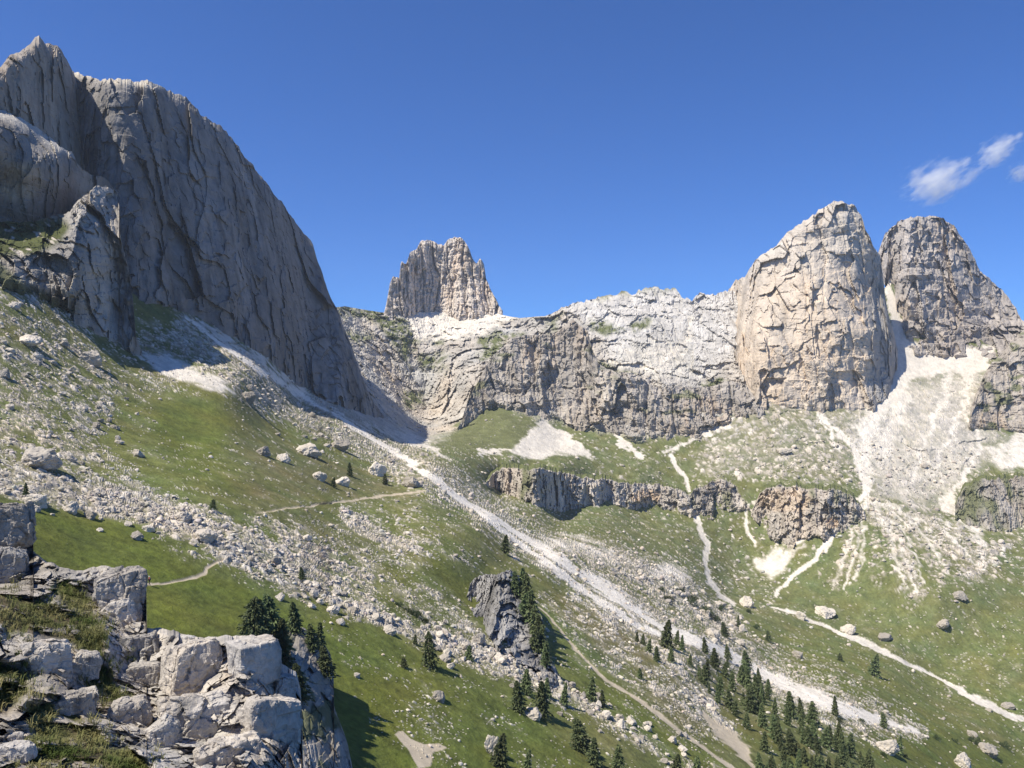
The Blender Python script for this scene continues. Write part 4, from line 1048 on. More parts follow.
SINGLE = [
 (505, 554, 19, 2, 1.1, 'lone dark conifer beside the debris run above the small crag'),
 (429, 667, 36, 3, .75, 'round headed conifer alone in the lower meadow casting a short shadow'),
 (404, 668, 11, 3, 1.2, 'tiny round conifer left of the round headed one in the lower meadow'),
 (415, 645, 10, 1, 1.3, 'very small conifer at the edge of the rubble belt above the lower meadow'),
 (469, 659, 16, 2, 1.2, 'small conifer against the pale boulders of the rubble belt'),
 (526, 694, 26, 1, 1.2, 'conifer behind the dark pair in the lower rubble belt'),
 (518, 711, 31, 2, 1.2, 'left one of two dark conifers at the foot of the rubble belt'),
 (541, 716, 37, 2, 1.1, 'taller right one of two dark conifers at the foot of the rubble belt'),
 (547, 698, 20, 1, 1.2, 'conifer peeping out above the taller of the dark pair'),
 (564, 706, 23, 4, 1.2, 'slim conifer inside the rubble belt, right of the dark pair'),
 (499, 767, 34, 2, 1.1, 'conifer at the bottom edge beside the upright pale rock'),
 (527, 780, 30, 4, 1.2, 'thin conifer cut by the bottom edge, right of the upright pale rock'),
 (580, 750, 34, 2, 1.3, 'broad dark conifer standing in the lower rubble belt'),
 (594, 765, 28, 1, 1.3, 'conifer just below the broad dark one in the lower rubble belt'),
 (618, 776, 32, 1, 1.2, 'conifer near the bottom edge in the lower rubble belt'),
 (591, 700, 25, 1, 1.1, 'slender conifer on the right edge of the rubble belt'),
 (602, 706, 17, 4, 1.3, 'smaller conifer paired with the slender one at the rubble edge'),
 (666, 648, 30, 2, 1.0, 'tall conifer at the very edge of the debris run'),
 (637, 642, 10, 4, 1.4, 'tiny conifer, left of three in a line below the debris run'),
 (643, 645, 11, 1, 1.2, 'tiny conifer, middle of three in a line below the debris run'),
 (649, 653, 15, 4, 1.3, 'small conifer, right of three in a line below the debris run'),
 (657, 662, 15, 1, 1.2, 'small conifer between the three in a line and the tall one at the debris run'),
 (640, 678, 12, 2, 1.2, 'small bushy conifer alone on the brown slope'),
 (671, 662, 14, 2, 1.2, 'small conifer at the foot of the tall one by the debris run'),
 (874, 676, 23, 2, 1.0, 'isolated conifer on the valley floor across the debris run'),
 (840, 660, 8, 3, 1.2, 'tiny round conifer on the valley floor left of the isolated one'),
 (835, 716, 21, 4, 1.1, 'thin dark conifer standing in the pale debris run'),
 (884, 728, 16, 2, 1.1, 'conifer at the lower end of the debris run above the large pale block'),
 (899, 754, 20, 4, 1.2, 'dark thin conifer against the large pale block, lower right'),
 (850, 748, 12, 4, 1.2, 'small conifer on the grass right of the dense stand'),
 (385, 484, 11, 2, 1.4, 'small dark conifer on the upper slope beside the tall pale slab'),
 (350, 476, 14, 1, 1.2, 'slim conifer beside the grey boulder above the faint path'),
 (333, 486, 10, 2, 1.3, 'small conifer left of the grey boulder above the faint path'),
 (213, 511, 11, 3, 1.2, 'tiny dark conifer in the upper rubble belt'),
 (302, 580, 13, 2, 1.3, 'small conifer in the rubble belt right of the path bend'),
 (26, 498, 14, 1, 1.2, 'small conifer beside the dark squat boulder at the left edge'),
 (978, 744, 9, 3, 1.2, 'small bushy conifer on top of the wide dark boulder, lower right'),
 (768, 642, 11, 2, 1.3, 'small dark conifer between debris run and stream'),
 (725, 637, 16, 2, 1.2, 'green conifer at the end of the dark shrub strip'),
 (738, 628, 12, 4, 1.2, 'thin dark conifer among boulders beside the stream bend'),
 (676, 778, 26, 2, 1.2, 'conifer at the bottom edge left of the worn track'),
 (697, 782, 26, 1, 1.3, 'conifer at the bottom edge beside the worn track'),
]
for u, v, h, k, w_, lab in SINGLE: tree(u, v, h, k, lab, None, w_)
# the dense stand, lower right
stand = [(670, 640), (700, 652), (737, 660), (766, 682), (775, 712), (803, 716), (834, 738), (872, 768), (880, 800), (752, 800), (758, 770), (752, 745), (735, 722), (705, 694), (684, 668)]
def inside(u, v, poly):
    c = False
    for (x0, y0), (x1, y1) in zip(poly, poly[1:] + poly[:1]):
        if (y0 > v) != (y1 > v) and u < (x1 - x0) * (v - y0) / (y1 - y0) + x0: c = not c
    return c
done = []
for _ in range(6000):
    u, v = RNG.uniform(668, 882), RNG.uniform(640, 795)
    if not inside(u, v, stand): continue
    if any((u - a) ** 2 + ((v - b) * 1.2) ** 2 < 44 for a, b in done): continue
    done.append((u, v))
    if len(done) > 90: break
for u, v in done:
    up = u < 740 and v < 715
    tree(u, v, RNG.uniform(9, 21) if up else RNG.uniform(13, 27), int(RNG.choice([0, 1, 2, 4, 5])),
         'dark conifer in the upper loose part of the stand below the debris run' if up else 'dark slender conifer in the dense stand at the lower right',
         'conifers of the loose upper stand' if up else 'conifers of the dense stand', RNG.uniform(.9, 1.3))

# low dwarf pine shrubs
def bush_mesh(seed, n=700):
    r = np.random.default_rng(seed); Vv, Ff = [], []
    cs = r.normal(size=(6, 3)) * [.4, .4, .12]
    for i in range(n):
        c0 = cs[r.integers(6)]
        d = r.normal(size=3); d[2] = abs(d[2]); d /= np.linalg.norm(d)
        c = c0 + d * r.uniform(.25, .55) * [1, 1, .75]
        s = r.uniform(.05, .11); a = r.normal(size=3); a /= np.linalg.norm(a); b_ = np.cross(d, a); b_ /= np.linalg.norm(b_) + 1e-6
        k = len(Vv)
        Vv += [c - b_ * s * .5, c + a * s * .5, c + d * s * 1.5 + b_ * s * .4, c - a * s * .4]; Ff.append((k, k + 1, k + 2, k + 3))
    return np.array(Vv), np.array(Ff, np.int32)
BM = [mesh_obj('shrub', *bush_mesh(60 + i), M_BUSH, link=False).data for i in range(4)]
def shrub(u, v, w, h, label, group=None, p=None):
    g = ground_at(np.array([float(u)]), np.array([float(v)]))[0] if p is None else p
    o = bpy.data.objects.new('shrub', BM[int(RNG.integers(4))]); COL.objects.link(o)
    sx = w / 2 * g[1] / F / .8; sz = h * g[1] / F / .75
    o.scale = (sx, sx, sz); o.location = tuple(g); o.rotation_euler = (0, 0, RNG.uniform(0, 6.28))
    tag(o, label, 'shrub', group)
for u, v, w, h in [(668, 600, 12, 7), (680, 592, 9, 6), (688, 600, 12, 7), (693, 606, 14, 7), (701, 612, 14, 8), (709, 617, 12, 7), (716, 622, 10, 8), (722, 612, 7, 9), (662, 592, 8, 5), (757, 630, 8, 6), (747, 612, 6, 6)]:
    shrub(u, v, w, h, 'dark dwarf pine shrub in the strip between debris run and stream', 'dwarf pine shrubs near the stream')
for u, v, w, h in [(410, 612, 9, 7), (418, 616, 10, 9), (425, 622, 9, 8), (398, 606, 7, 6)]:
    shrub(u, v, w, h, 'dark shrub growing out of the middle rubble belt', 'shrubs in the middle rubble belt')
for u, v, w, h in [(840, 722, 8, 5), (862, 722, 5, 5), (935, 738, 6, 5), (955, 742, 6, 5), (1003, 745, 8, 7), (972, 742, 7, 7), (905, 757, 5, 4), (882, 755, 6, 6)]:
    shrub(u, v, w, h, 'small dark shrub beside pale rocks at the lower right', 'shrubs among the lower right rocks')
# ================================================================== FOREGROUND OUTCROP
FT = np.array([(-470, 640), (-430, 585), (-380, 545), (-300, 520), (-200, 508), (-120, 504), (-70, 500), (-20, 498), (0, 503), (12, 503), (24, 507), (30, 520), (33, 536), (28, 548), (36, 556), (48, 564), (62, 569), (76, 574), (90, 570), (104, 568), (122, 570), (136, 572), (144, 582), (147, 594), (142, 606), (138, 618), (137, 630), (146, 633), (160, 633), (172, 636), (190, 641),
               (205, 643), (225, 641), (250, 641), (266, 643), (276, 654), (282, 672), (296, 679), (301, 700), (302, 740), (304, 800)], float)
fpts = [(-470, 640, 16.0), (-470, 800, 9.5), (-300, 520, 18.0), (-300, 650, 12.8), (-300, 800, 8.4), (-180, 510, 17.8), (-180, 650, 12.8), (-180, 800, 8.4), (-70, 500, 17.5), (-70, 600, 13.5), (-70, 768, 9.2), (0, 505, 17.5), (0, 540, 17.2), (0, 580, 16.2), (0, 600, 14.0), (0, 650, 12.6), (0, 700, 11.4), (0, 768, 9.6), (30, 530, 17.6), (40, 560, 16.8), (60, 600, 15.2), (60, 640, 13.4), (40, 680, 12.2), (60, 720, 11.3), (60, 768, 9.9),
        (90, 572, 16.6), (100, 600, 15.9), (100, 625, 14.6), (95, 650, 13.6), (90, 690, 12.9), (110, 720, 11.9), (100, 768, 10.2), (140, 580, 16.4), (140, 620, 15.8), (140, 640, 15.2), (130, 670, 14.2), (125, 700, 12.9), (150, 740, 11.8), (150, 768, 10.9),
        (165, 636, 15.2), (170, 680, 14.3), (175, 720, 12.9), (190, 768, 11.2), (205, 645, 14.6), (210, 690, 13.4), (215, 740, 12.3), (240, 768, 11.4), (250, 645, 14.2), (262, 690, 13.5), (270, 740, 12.4), (290, 690, 14.2), (300, 740, 13.2), (304, 800, 12.4), (280, 800, 11.6), (150, 800, 10.0), (0, 800, 8.8), (-70, 800, 8.4)]
ftps = TPS(fpts, 1e-4)
fu = np.concatenate([np.arange(-470, -70, 2.5), np.arange(-70, 304.1, .62)])
fT = np.interp(fu, FT[:, 0], FT[:, 1]) + (fbm(np.stack([fu, fu * 0, fu * 0], 1), 9, 4, seed=101) * 3.0)
fn = 470
ft = np.linspace(0, 1, fn)
fv = fT[None] + (815 - fT)[None] * ft[:, None]
fU = np.broadcast_to(fu[None], fv.shape)
fy = ftps(fU, fv)
fp = unproj(fU, fv, fy).reshape(-1, 3); fyy = fy.ravel()
fuu, fvv = fU.ravel(), fv.ravel()
wq = fp + .35 * np.stack([fbm(fp, .9, 3, 1, 111), fbm(fp, .9, 3, 1, 112), fbm(fp, .9, 3, 1, 113)], 1)
w1, w2, wid1 = worley(wq, 1.15, .85, 7)
x1, x2, wid2 = worley(wq + 3, .42, .9, 8)
SOIL = np.zeros(len(fp))
def fsoil(pts, soft=6):
    return area_pts(fuu, fvv, pts, soft, fp * 14, 5)
SOIL = np.maximum.reduce([fsoil([(-80, 590), (8, 588), (30, 600), (62, 612), (85, 608), (100, 622), (104, 648), (88, 656), (60, 640), (30, 632), (-80, 650)]),
                          fsoil([(-80, 668), (0, 662), (22, 672), (28, 690), (8, 712), (-80, 715)]), fsoil([(82, 662), (104, 668), (118, 690), (122, 704), (104, 706), (88, 690)]),
                          fsoil([(28, 705), (60, 700), (92, 722), (104, 745), (140, 748), (150, 770), (150, 830), (-80, 830), (-80, 762), (20, 760), (32, 735)]), fsoil([(60, 575), (80, 584), (95, 600), (88, 614), (66, 606), (52, 588)])])
stony = sstep(.02, .22, fbm(fp, .55, 4, 1, 138))
SOIL = SOIL * (1 - stony)
rel = .75 * facets(fp, 1.0, .8, 3, .8) + .28 * facets(fp, .38, .9, 4, .8) + .10 * facets(fp, .15, 1, 5, .8) + .25 * ((wid1 % 13) / 13.0 - .5) + .30 * np.minimum((w2 - w1) * 2.0, .5) + .20 * ((wid2 % 13) / 13.0 - .5) + .06 * np.minimum((x2 - x1) * 2.2, .5) + .55 * fbm(fp, 1.3, 5, 1, 121, .6) + .10 * ridged(fp, .35, 4, 1, 122)
soft_rel = .18 * fbm(fp, .8, 4, 1, 123) + .06 * fbm(fp, .16, 3, 1, 124)
fd = .62 * rel * (1 - SOIL) + soft_rel * SOIL - .15 * SOIL
fp2 = fp * (1 - fd / fyy)[:, None]
LIME = np.array([.455, .415, .36])
lc = LIME * (1 + .30 * fbm(fp, 1.1, 4, 1, 131) + .22 * fbm(fp, .22, 3, 1, 132))[:, None] * (1 + np.outer(fbm(fp, 2.0, 3, 1, 133), [.10, .01, -.10]))
lc = lerp(lc, np.broadcast_to(np.array([.14, .135, .125]), lc.shape), sstep(.0, .4, fbm(fp * np.array([1, 1, .35]), .5, 4, 1, 134)) * .7)       # lichen streaks
lc = lerp(lc, np.broadcast_to(np.array([.40, .30, .19]), lc.shape), sstep(.25, .5, fbm(fp, .7, 3, 1, 135)) * .35)
soil_c = np.array([.115, .088, .055]) * (1 + .5 * fbm(fp, .25, 4, 1, 136))[:, None]
soil_c = lerp(soil_c, np.broadcast_to(np.array([.085, .088, .030]), soil_c.shape), sstep(-.2, .25, fbm(fp, .9, 3, 1, 137)))
lc = lc * (1 - .34 * (1 - sstep(60, 150, fuu)) * (.6 + fbm(fp, 1.5, 3, 1, 139)))[:, None]        # shadow over the left side, painted into the rock colour
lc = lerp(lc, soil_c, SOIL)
W_ = len(fu)
bk = []
for k in range(1, 7):
    b = fp2[:W_].copy(); g = k / 6
    b[:, 1] += 4.0 * g; b[:, 0] += 4.0 * g * (fu - CX) / F; b[:, 2] -= .4 * g + 4.5 * g ** 3
    bk.append(b)
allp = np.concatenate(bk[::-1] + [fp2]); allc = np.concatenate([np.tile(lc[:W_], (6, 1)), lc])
ix = np.arange((6 + fn) * W_).reshape(6 + fn, W_)
qd = np.stack([ix[:-1, :-1], ix[1:, :-1], ix[1:, 1:], ix[:-1, 1:]], -1).reshape(-1, 4)
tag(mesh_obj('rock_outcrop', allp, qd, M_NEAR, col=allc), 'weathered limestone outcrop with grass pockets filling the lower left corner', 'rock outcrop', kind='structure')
FP2 = fp2.reshape(fn, W_, 3)
def fore_at(u, v):
    i = int(np.clip(np.searchsorted(fu, u), 0, W_ - 1))
    r = int(np.clip(round((v - fT[i]) / (815 - fT[i]) * (fn - 1)), 0, fn - 1))
    return FP2[r, i]

# --- separate blocks lying on the outcrop
def cube_grid(n):
    g = np.linspace(-1, 1, n)
    Vv, Ff, off = [], [], 0
    for ax in range(3):
        for sg in (-1, 1):
            a, b = np.meshgrid(g, g, indexing='ij')
            p = np.empty((n * n, 3)); p[:, ax] = sg; p[:, (ax + 1) % 3] = a.ravel(); p[:, (ax + 2) % 3] = b.ravel() * sg
            i = np.arange(n * n).reshape(n, n) + off
            Ff.append(np.stack([i[:-1, :-1], i[1:, :-1], i[1:, 1:], i[:-1, 1:]], -1).reshape(-1, 4)); Vv.append(p); off += n * n
    Vv = np.concatenate(Vv); Ff = np.concatenate(Ff)
    key = np.round(Vv * 1e5).astype(np.int64)
    _, first, inv = np.unique(key, axis=0, return_index=True, return_inverse=True)
    return Vv[first], inv.ravel()[Ff].astype(np.int32)
CG, CF = cube_grid(64)
def block(u0, u1, v0, v1, y, yaw, label, seed, depth=1.0, power=10.0, rough=1.0, tilt=(0, 0), lichen=.5, tone=1.0):
    """a limestone block seen over the pixel box u0..u1, v0..v1 at distance y, turned by yaw degrees"""
    r = np.random.default_rng(seed)
    w = (u1 - u0) / F * y; h = (v1 - v0) / F * y
    a = math.radians(yaw)
    hw = w / 2 / (abs(math.cos(a)) + depth * abs(math.sin(a)))
    dims = np.array([hw, hw * depth, h / 2])
    n = (np.abs(CG) ** power).sum(1) ** (1 / power)
    p = CG / n[:, None]
    p = p * dims
    m = min(dims)
    for k in range(15):                                   # chipped edges and split faces
        d = r.normal(size=3); d /= np.linalg.norm(d)
        sup = np.abs(d) @ dims
        cut = sup * r.uniform(.62, .86)
        p -= (np.maximum(0, p @ d - cut) * r.uniform(.85, 1))[:, None] * d
    q = p + seed * 7.7
    dsp = .20 * facets(q, 1.0 * m, 1, 151, .8) + .06 * facets(q, .4 * m, 1, 158, .8) + .10 * fbm(q, .9 * m, 5, 1, 151, .6) + .05 * ridged(q, .5 * m, 4, .6, 152) + .035 * fbm(q, .14, 4, 1, 153, .6)
    f1, f2, ci = worley(q + .2 * m * np.stack([fbm(q, m, 2, 1, 154), fbm(q, m, 2, 1, 155), fbm(q, m, 2, 1, 156)], 1), .8 * m, .8, seed % 9)
    dsp += .05 * ((ci % 9) / 9 - .5)
    for k in range(4):                                    # a few straight joints
        d = r.normal(size=3); d[2] *= .5 if k else 3; d /= np.linalg.norm(d)
        dd = np.abs(p @ d - r.uniform(-.35, .35) * (np.abs(d) @ dims) + .05 * m * fbm(q, .6 * m, 3, 1, 157 + k))
        dsp -= r.uniform(.05, .2) * (1 - sstep(0, .05 * m + .012, dd)) * sstep(-.15, .2, fbm(q, 1.2 * m, 2, 1, 170 + k))
    nrm = p / dims ** 2; nrm /= np.linalg.norm(nrm, axis=1)[:, None]
    p = p + nrm * (dsp * m * rough)[:, None]
    c, s_ = math.cos(a), math.sin(a)
    p = p @ np.array([[c, s_, 0], [-s_, c, 0], [0, 0, 1]])
    tx, ty = map(math.radians, tilt)
    p = p @ np.array([[1, 0, 0], [0, math.cos(tx), math.sin(tx)], [0, -math.sin(tx), math.cos(tx)]]) @ np.array([[math.cos(ty), 0, -math.sin(ty)], [0, 1, 0], [math.sin(ty), 0, math.cos(ty)]])
    ctr = unproj((u0 + u1) / 2, (v0 + v1) / 2, y)
    col = LIME * 1.06 * tone * (1 + .22 * fbm(q, .9, 4, 1, 161) + .18 * fbm(q, .18, 3, 1, 162))[:, None] * (1 + np.outer(fbm(q, 1.5, 3, 1, 163), [.08, .01, -.09]))
    col = lerp(col, np.broadcast_to(np.array([.15, .145, .135]), col.shape), sstep(.02, .4, fbm(q * np.array([1, 1, .3]), .35, 4, 1, 164)) * min(1, lichen * 1.35))
    o = mesh_obj('limestone_block', p, CF, M_NEAR, col=col)
    o.location = tuple(ctr)
    tag(o, label, 'rock')
    return o
block(160, 222, 643, 698, 13.7, 38, 'tall pale block left of the largest block, split by a dark crack', 3, 0.56, 14.4, 1.0)
block(222, 281, 641, 694, 13.5, 47, 'largest smooth block on top of the outcrop, its right face in shade', 5, 0.63, 16.2, .7, lichen=.3)
block(158, 243, 690, 752, 12.7, 30, 'broad fractured block under the tall pale block', 8, 0.49, 12.6, 1.15)
block(238, 301, 692, 790, 12.7, 42, 'big lower right block with a vertical shaded edge', 12, 0.63, 12.6, 1.0)
block(268, 300, 676, 720, 13.9, 40, 'small dark block wedged behind the right edge of the outcrop', 14, 0.63, 10.8, 1.0)
block(192, 262, 740, 800, 11.7, 25, 'rough knobbly block at the bottom edge in front of the broad fractured one', 17, 0.49, 9.0, 1.5)
block(20, 75, 640, 695, 12.6, 35, 'rugged block in the middle of the left grass pockets, right side shaded', 21, 0.56, 12.6, 1.2)
block(73, 101, 652, 682, 13.2, 20, 'small angular block beside the rugged block at left', 24, 0.56, 10.8, 1.0, (0, 14))
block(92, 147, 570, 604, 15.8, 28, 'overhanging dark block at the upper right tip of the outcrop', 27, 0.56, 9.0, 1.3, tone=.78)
block(96, 141, 600, 634, 15.6, 18, 'layered block below the overhanging dark one', 29, 0.56, 10.8, 1.3, (0, -10))
block(-14, 36, 504, 548, 17.0, 30, 'dark block at the left edge, highest of the outcrop', 32, 0.56, 9.0, 1.3, tone=.62)  # low tone: the block's shade is painted into its colour
block(-20, 26, 545, 592, 16.3, 30, 'grey block under the highest one at the left edge', 35, 0.56, 9.0, 1.2, tone=.7)  # darkened by tone too, standing in for shade
block(100, 168, 632, 672, 14.9, 24, 'wide mottled block behind the tall pale block', 38, 0.42, 10.8, 1.2, lichen=.8, tone=.8)
block(122, 160, 664, 706, 14.1, 22, 'brown stained block in the gap left of the tall pale block', 41, 0.49, 14.4, 1.0, lichen=.8, tone=.8)
block(106, 152, 700, 750, 12.4, 30, 'rounded grey block at the foot of the brown stained one', 44, 0.56, 9.0, 1.1, tone=.82)
block(146, 182, 716, 775, 11.9, 35, 'slabby block between the rounded grey one and the knobbly one', 46, 0.56, 9.0, 1.4)
block(48, 102, 690, 738, 12.0, 40, 'shadowed block between grass tufts, left of the rounded grey one', 49, 0.49, 9.0, 1.2, tone=.75)  # its shadow is put into the colour through tone
block(-10, 38, 743, 762, 9.9, 10, 'flat white slab lying at the lower left corner', 52, 0.49, 9.0, .8, lichen=.1)
block(8, 24, 733, 746, 10.4, 25, 'small tan stone on the flat white slab', 55, 0.56, 7.2, .9, lichen=.1)
block(165, 200, 636, 660, 15.3, 20, 'low block on the crest behind the tall pale one', 57, 0.49, 9.0, 1.1)

# --- grass tufts of the outcrop
def tuft_field(areas):
    Vv, Ff, off = [], [], 0
    for (cu_, cv_, ru, rv, n, hgt_) in areas:
        for _ in range(int(n * .34)):
            u = cu_ + RNG.normal() * ru * .5; v = cv_ + RNG.normal() * rv * .5
            b = fore_at(u, min(v, 805))
            k = int(RNG.integers(7, 13))
            th = hgt_ * RNG.uniform(.35, .95)
            for _b in range(k):
                a = RNG.uniform(0, 6.283); ln = th * RNG.uniform(.6, 1.15); le = RNG.uniform(.25, .95)
                d = np.array([math.cos(a), math.sin(a), 0]); sd = np.array([-d[1], d[0], 0]) * .0045
                p0 = b + d * RNG.uniform(0, .04) + np.array([0, 0, -.02])
                p1 = p0 + d * ln * le * .35 + np.array([0, 0, ln * .65]); p2 = p0 + d * ln * le + np.array([0, 0, ln * (1 - .45 * le)])
                Vv += [p0 - sd, p0 + sd, p1 + sd * .8, p1 - sd * .8, p2]
                Ff += [(off, off + 1, off + 2), (off, off + 2, off + 3), (off + 3, off + 2, off + 4)]
                off += 5
    return np.array(Vv), np.array(Ff, np.int32)
v, f = tuft_field([(10, 612, 30, 26, 420, .20), (40, 618, 26, 20, 330, .20), (72, 612, 24, 18, 330, .22), (90, 632, 18, 22, 380, .26), (72, 592, 20, 14, 150, .18), (98, 642, 8, 14, 150, .26),
                   (8, 686, 26, 26, 380, .22), (-20, 690, 20, 26, 150, .2), (100, 684, 16, 22, 320, .22), (116, 698, 12, 12, 150, .2), (42, 715, 16, 20, 260, .24), (60, 750, 50, 16, 620, .17),
                   (90, 735, 20, 14, 200, .2), (120, 765, 36, 12, 380, .16), (30, 775, 50, 10, 360, .16), (130, 660, 10, 6, 60, .14), (60, 645, 16, 6, 70, .14)])
tag(mesh_obj('grass', v, f, M_BLADE), 'dry and green grass tufts in the pockets of the outcrop', 'grass', kind='stuff')
v, f = ICO[1]

# ================================================================== HIKER ON THE PATH
def hiker(u, v):
    g = ground_at(np.array([float(u)]), np.array([float(v)]))[0]
    t = empty('person', tuple(g + np.array([0, 0, .05])), math.radians(70))
    js = [((0, 0, .98), .15, None), ((0, .01, 1.18), .155, 0), ((0, .03, 1.40), .17, 1), ((0, .05, 1.54), .06, 2), ((0, .07, 1.63), .095, 3), ((0, .07, 1.72), .10, 4), ((0, .06, 1.78), .05, 5),
          ((.21, .03, 1.40), .06, 2), ((.27, -.06, 1.15), .048, 7), ((.25, .10, .95), .038, 8), ((.25, .15, .88), .035, 9),
          ((-.21, .03, 1.40), .06, 2), ((-.27, .08, 1.15), .048, 11), ((-.24, .26, 1.02), .038, 12), ((-.23, .32, 1.0), .035, 13),
          ((.09, 0, .90), .10, 0), ((.10, .20, .50), .068, 15), ((.10, .22, .09), .05, 16), ((.10, .36, .04), .04, 17),
          ((-.09, 0, .90), .10, 0), ((-.10, -.06, .50), .068, 19), ((-.10, -.32, .12), .05, 20), ((-.10, -.20, .04), .04, 21)]
    me = bpy.data.meshes.new('body')
    me.from_pydata([j[0] for j in js], [(i, j[2]) for i, j in enumerate(js) if j[2] is not None], [])
    o = bpy.data.objects.new('body', me); COL.objects.link(o); o.parent = t
    o.modifiers.new('Skin', 'SKIN')
    for i, j in enumerate(js):
        me.skin_vertices[0].data[i].radius = (j[1], j[1])
    me.skin_vertices[0].data[0].use_root = True
    sb = o.modifiers.new('Sub', 'SUBSURF'); sb.levels = 1; sb.render_levels = 2
    m = bpy.data.materials.new('hiker_skin_and_trousers'); nt, N, L, bs = nodes_of(m)
    tc = N.new('ShaderNodeTexCoord'); sp = N.new('ShaderNodeSeparateXYZ'); cr = N.new('ShaderNodeValToRGB'); cr.color_ramp.interpolation = 'CONSTANT'
    mp = N.new('ShaderNodeMath'); mp.operation = 'MULTIPLY'; mp.inputs[1].default_value = .5
    L.new(tc.outputs['Object'], sp.inputs[0]); L.new(sp.outputs['Z'], mp.inputs[0]); L.new(mp.outputs[0], cr.inputs[0]); L.new(cr.outputs[0], bs.inputs['Base Color'])
    e = cr.color_ramp.elements
    e[0].position = 0; e[0].color = (.03, .03, .035, 1); e[1].position = .73; e[1].color = (.45, .28, .2, 1)
    def part(nm, col, c, dims):
        vv, ff = ICO[2]
        mm = bpy.data.materials.new(nm + '_cloth'); _, N2, _, b2 = nodes_of(mm)
        nz_ = N2.new('ShaderNodeTexNoise'); nz_.inputs['Scale'].default_value = 20; cr2 = N2.new('ShaderNodeValToRGB')
        cr2.color_ramp.elements[0].color = (*[x * .8 for x in col], 1); cr2.color_ramp.elements[1].color = (*col, 1)
        mm.node_tree.links.new(nz_.outputs['Fac'], cr2.inputs[0]); mm.node_tree.links.new(cr2.outputs[0], b2.inputs['Base Color'])
        mesh_obj(nm, vv * np.array(dims) + np.array(c), ff, mm, t, True)
    me.materials.append(m)
    part('jacket', (.55, .05, .04), (0, .02, 1.26), (.235, .17, .30))
    part('hat', (.75, .72, .66), (0, .07, 1.76), (.14, .15, .075))
    part('backpack', (.06, .06, .07), (0, -.2, 1.28), (.16, .13, .24))
    tag(t, 'hiker in a red jacket and pale hat walking the meadow path', 'person')
hiker(149.5, 584.2)
# ================================================================== CLOUDS
def cloud(cu_, cv_, w, h, y, ang, seed, label, dens_):
    c = unproj(cu_, cv_, y); sx = w / 2 / F * y; sz = h / 2 / F * y
    v, f = ICO[3]
    q = v * (1 + .25 * fbm(v + seed, .9, 3, 1, seed))[:, None] * np.array([sx, sz * 1.2, sz])
    a = math.radians(ang); q = q @ np.array([[math.cos(a), 0, math.sin(a)], [0, 1, 0], [-math.sin(a), 0, math.cos(a)]])
    m = bpy.data.materials.new('cloud_vapour'); m.use_nodes = True; nt = m.node_tree; N, L = nt.nodes, nt.links
    N.remove(N['Principled BSDF']); pv = N.new('ShaderNodeVolumePrincipled'); L.new(pv.outputs[0], N['Material Output'].inputs['Volume'])
    pv.inputs['Color'].default_value = (1, 1, 1, 1); pv.inputs['Anisotropy'].default_value = 0
    tc = N.new('ShaderNodeTexCoord'); nz_ = N.new('ShaderNodeTexNoise'); nz_.inputs['Scale'].default_value = 4.2 / max(sx, sz); nz_.inputs['Detail'].default_value = 6; nz_.inputs['Roughness'].default_value = .62
    st = N.new('ShaderNodeMapping'); st.vector_type = 'TEXTURE'; st.inputs['Rotation'].default_value = (0, -math.radians(30), 0); st.inputs['Scale'].default_value = (1.9, 1, .8)
    L.new(tc.outputs['Object'], st.inputs['Vector']); L.new(st.outputs[0], nz_.inputs['Vector'])
    # fade towards the rim of the cloud body (object space ellipsoid)
    mp = N.new('ShaderNodeMapping'); mp.vector_type = 'TEXTURE'; mp.inputs['Rotation'].default_value = (0, -a, 0); mp.inputs['Scale'].default_value = (sx, sz * 1.2, sz)
    ln = N.new('ShaderNodeVectorMath'); ln.operation = 'LENGTH'
    L.new(tc.outputs['Object'], mp.inputs['Vector']); L.new(mp.outputs[0], ln.inputs[0])
    mr = N.new('ShaderNodeMapRange'); mr.inputs['From Min'].default_value = 1.0; mr.inputs['From Max'].default_value = .1; mr.inputs['To Min'].default_value = -.30; mr.inputs['To Max'].default_value = .07
    L.new(ln.outputs['Value'], mr.inputs['Value'])
    ad = N.new('ShaderNodeMath'); ad.operation = 'ADD'; L.new(nz_.outputs['Fac'], ad.inputs[0]); L.new(mr.outputs[0], ad.inputs[1])
    m2 = N.new('ShaderNodeMapRange'); m2.inputs['From Min'].default_value = .38; m2.inputs['From Max'].default_value = .72; m2.inputs['To Max'].default_value = dens_
    L.new(ad.outputs[0], m2.inputs['Value']); L.new(m2.outputs[0], pv.inputs['Density'])
    o = mesh_obj('cloud', q, f, m)
    o.location = tuple(c)
    tag(o, label, 'cloud')
cloud(937, 181, 100, 62, 4200, 14, 3, 'largest small wispy cloud floating above the twin peaks', .022)
cloud(970, 176, 74, 20, 4210, 36, 14, 'thin cloud wisp linking the largest cloud to the one right of it', .016)
cloud(998, 150, 72, 40, 4200, 30, 5, 'slanting wispy cloud to the upper right of the largest one', .025)
cloud(1020, 173, 34, 30, 4200, 0, 8, 'small faint cloud cut by the right edge of the sky', .026)
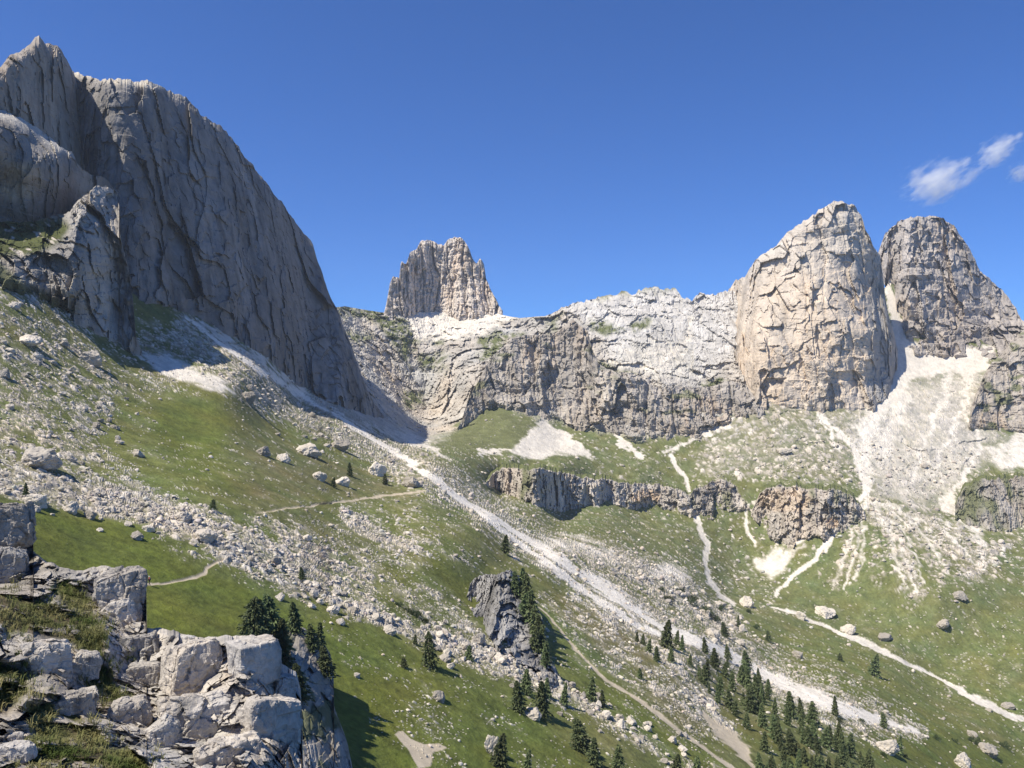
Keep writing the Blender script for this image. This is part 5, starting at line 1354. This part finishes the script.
# ================================================================== AIR
hx0, hx1, hy0, hy1, hz0, hz1 = -2600, 2600, -400, 2600, float(P[:, 2].min()) - 40, 420
vb = np.array([(x, y, z) for x in (hx0, hx1) for y in (hy0, hy1) for z in (hz0, hz1)], float)
fb = np.array([(0, 1, 3, 2), (4, 6, 7, 5), (0, 4, 5, 1), (2, 3, 7, 6), (0, 2, 6, 4), (1, 5, 7, 3)], np.int32)
hm = bpy.data.materials.new('mountain_air'); hm.use_nodes = True
hm.node_tree.nodes.remove(hm.node_tree.nodes['Principled BSDF'])
hv = hm.node_tree.nodes.new('ShaderNodeVolumePrincipled'); hv.inputs['Color'].default_value = (.78, .87, 1, 1); hv.inputs['Density'].default_value = 0.00006; hv.inputs['Anisotropy'].default_value = .2
hm.node_tree.links.new(hv.outputs[0], hm.node_tree.nodes['Material Output'].inputs['Volume'])
tag(mesh_obj('haze', vb, fb, hm), 'thin summer haze filling the valley', 'haze', kind='stuff')
# ================================================================== CAMERA, SUN, SKY
cd = bpy.data.cameras.new('camera'); cam = bpy.data.objects.new('camera', cd); COL.objects.link(cam)
cam.location = (0, 0, 0); cam.rotation_euler = (math.radians(90), 0, 0)
cd.sensor_width = 36; cd.lens = 36 * F / 1024; cd.shift_y = (HV - 384) / 1024; cd.clip_start = 0.1; cd.clip_end = 20000
SC.camera = cam
sd = bpy.data.lights.new('sun', 'SUN'); sd.energy = 5.0; sd.angle = math.radians(.53); sd.color = (1, .935, .82)
so = bpy.data.objects.new('sun', sd); COL.objects.link(so)
from mathutils import Vector
so.rotation_euler = Vector(SUN).to_track_quat('Z', 'Y').to_euler()
w = bpy.data.worlds.new('World'); SC.world = w; w.use_nodes = True
bg = w.node_tree.nodes['Background']
sky = w.node_tree.nodes.new('ShaderNodeTexSky'); sky.sky_type = 'NISHITA'; sky.sun_disc = False
sky.sun_elevation = math.asin(SUN[2]); sky.sun_rotation = math.atan2(SUN[0], SUN[1])
sky.altitude = 2300; sky.air_density = 1.0; sky.dust_density = 0.0; sky.ozone_density = 10.0
tint = w.node_tree.nodes.new('ShaderNodeVectorMath'); tint.operation = 'MULTIPLY'; tint.inputs[1].default_value = (.50, .74, 1.03)
w.node_tree.links.new(sky.outputs[0], tint.inputs[0]); w.node_tree.links.new(tint.outputs[0], bg.inputs[0]); bg.inputs[1].default_value = 0.108
SC.view_settings.view_transform = 'Standard'; SC.view_settings.look = 'None'; SC.view_settings.exposure = 0.45; SC.view_settings.gamma = 1
SC.cycles.use_denoising = True; SC.cycles.denoiser = 'OPENIMAGEDENOISE'; SC.cycles.denoising_input_passes = 'RGB_ALBEDO_NORMAL'
SC.cycles.max_bounces = 14; SC.cycles.volume_bounces = 14; SC.cycles.volume_step_rate = 2.0
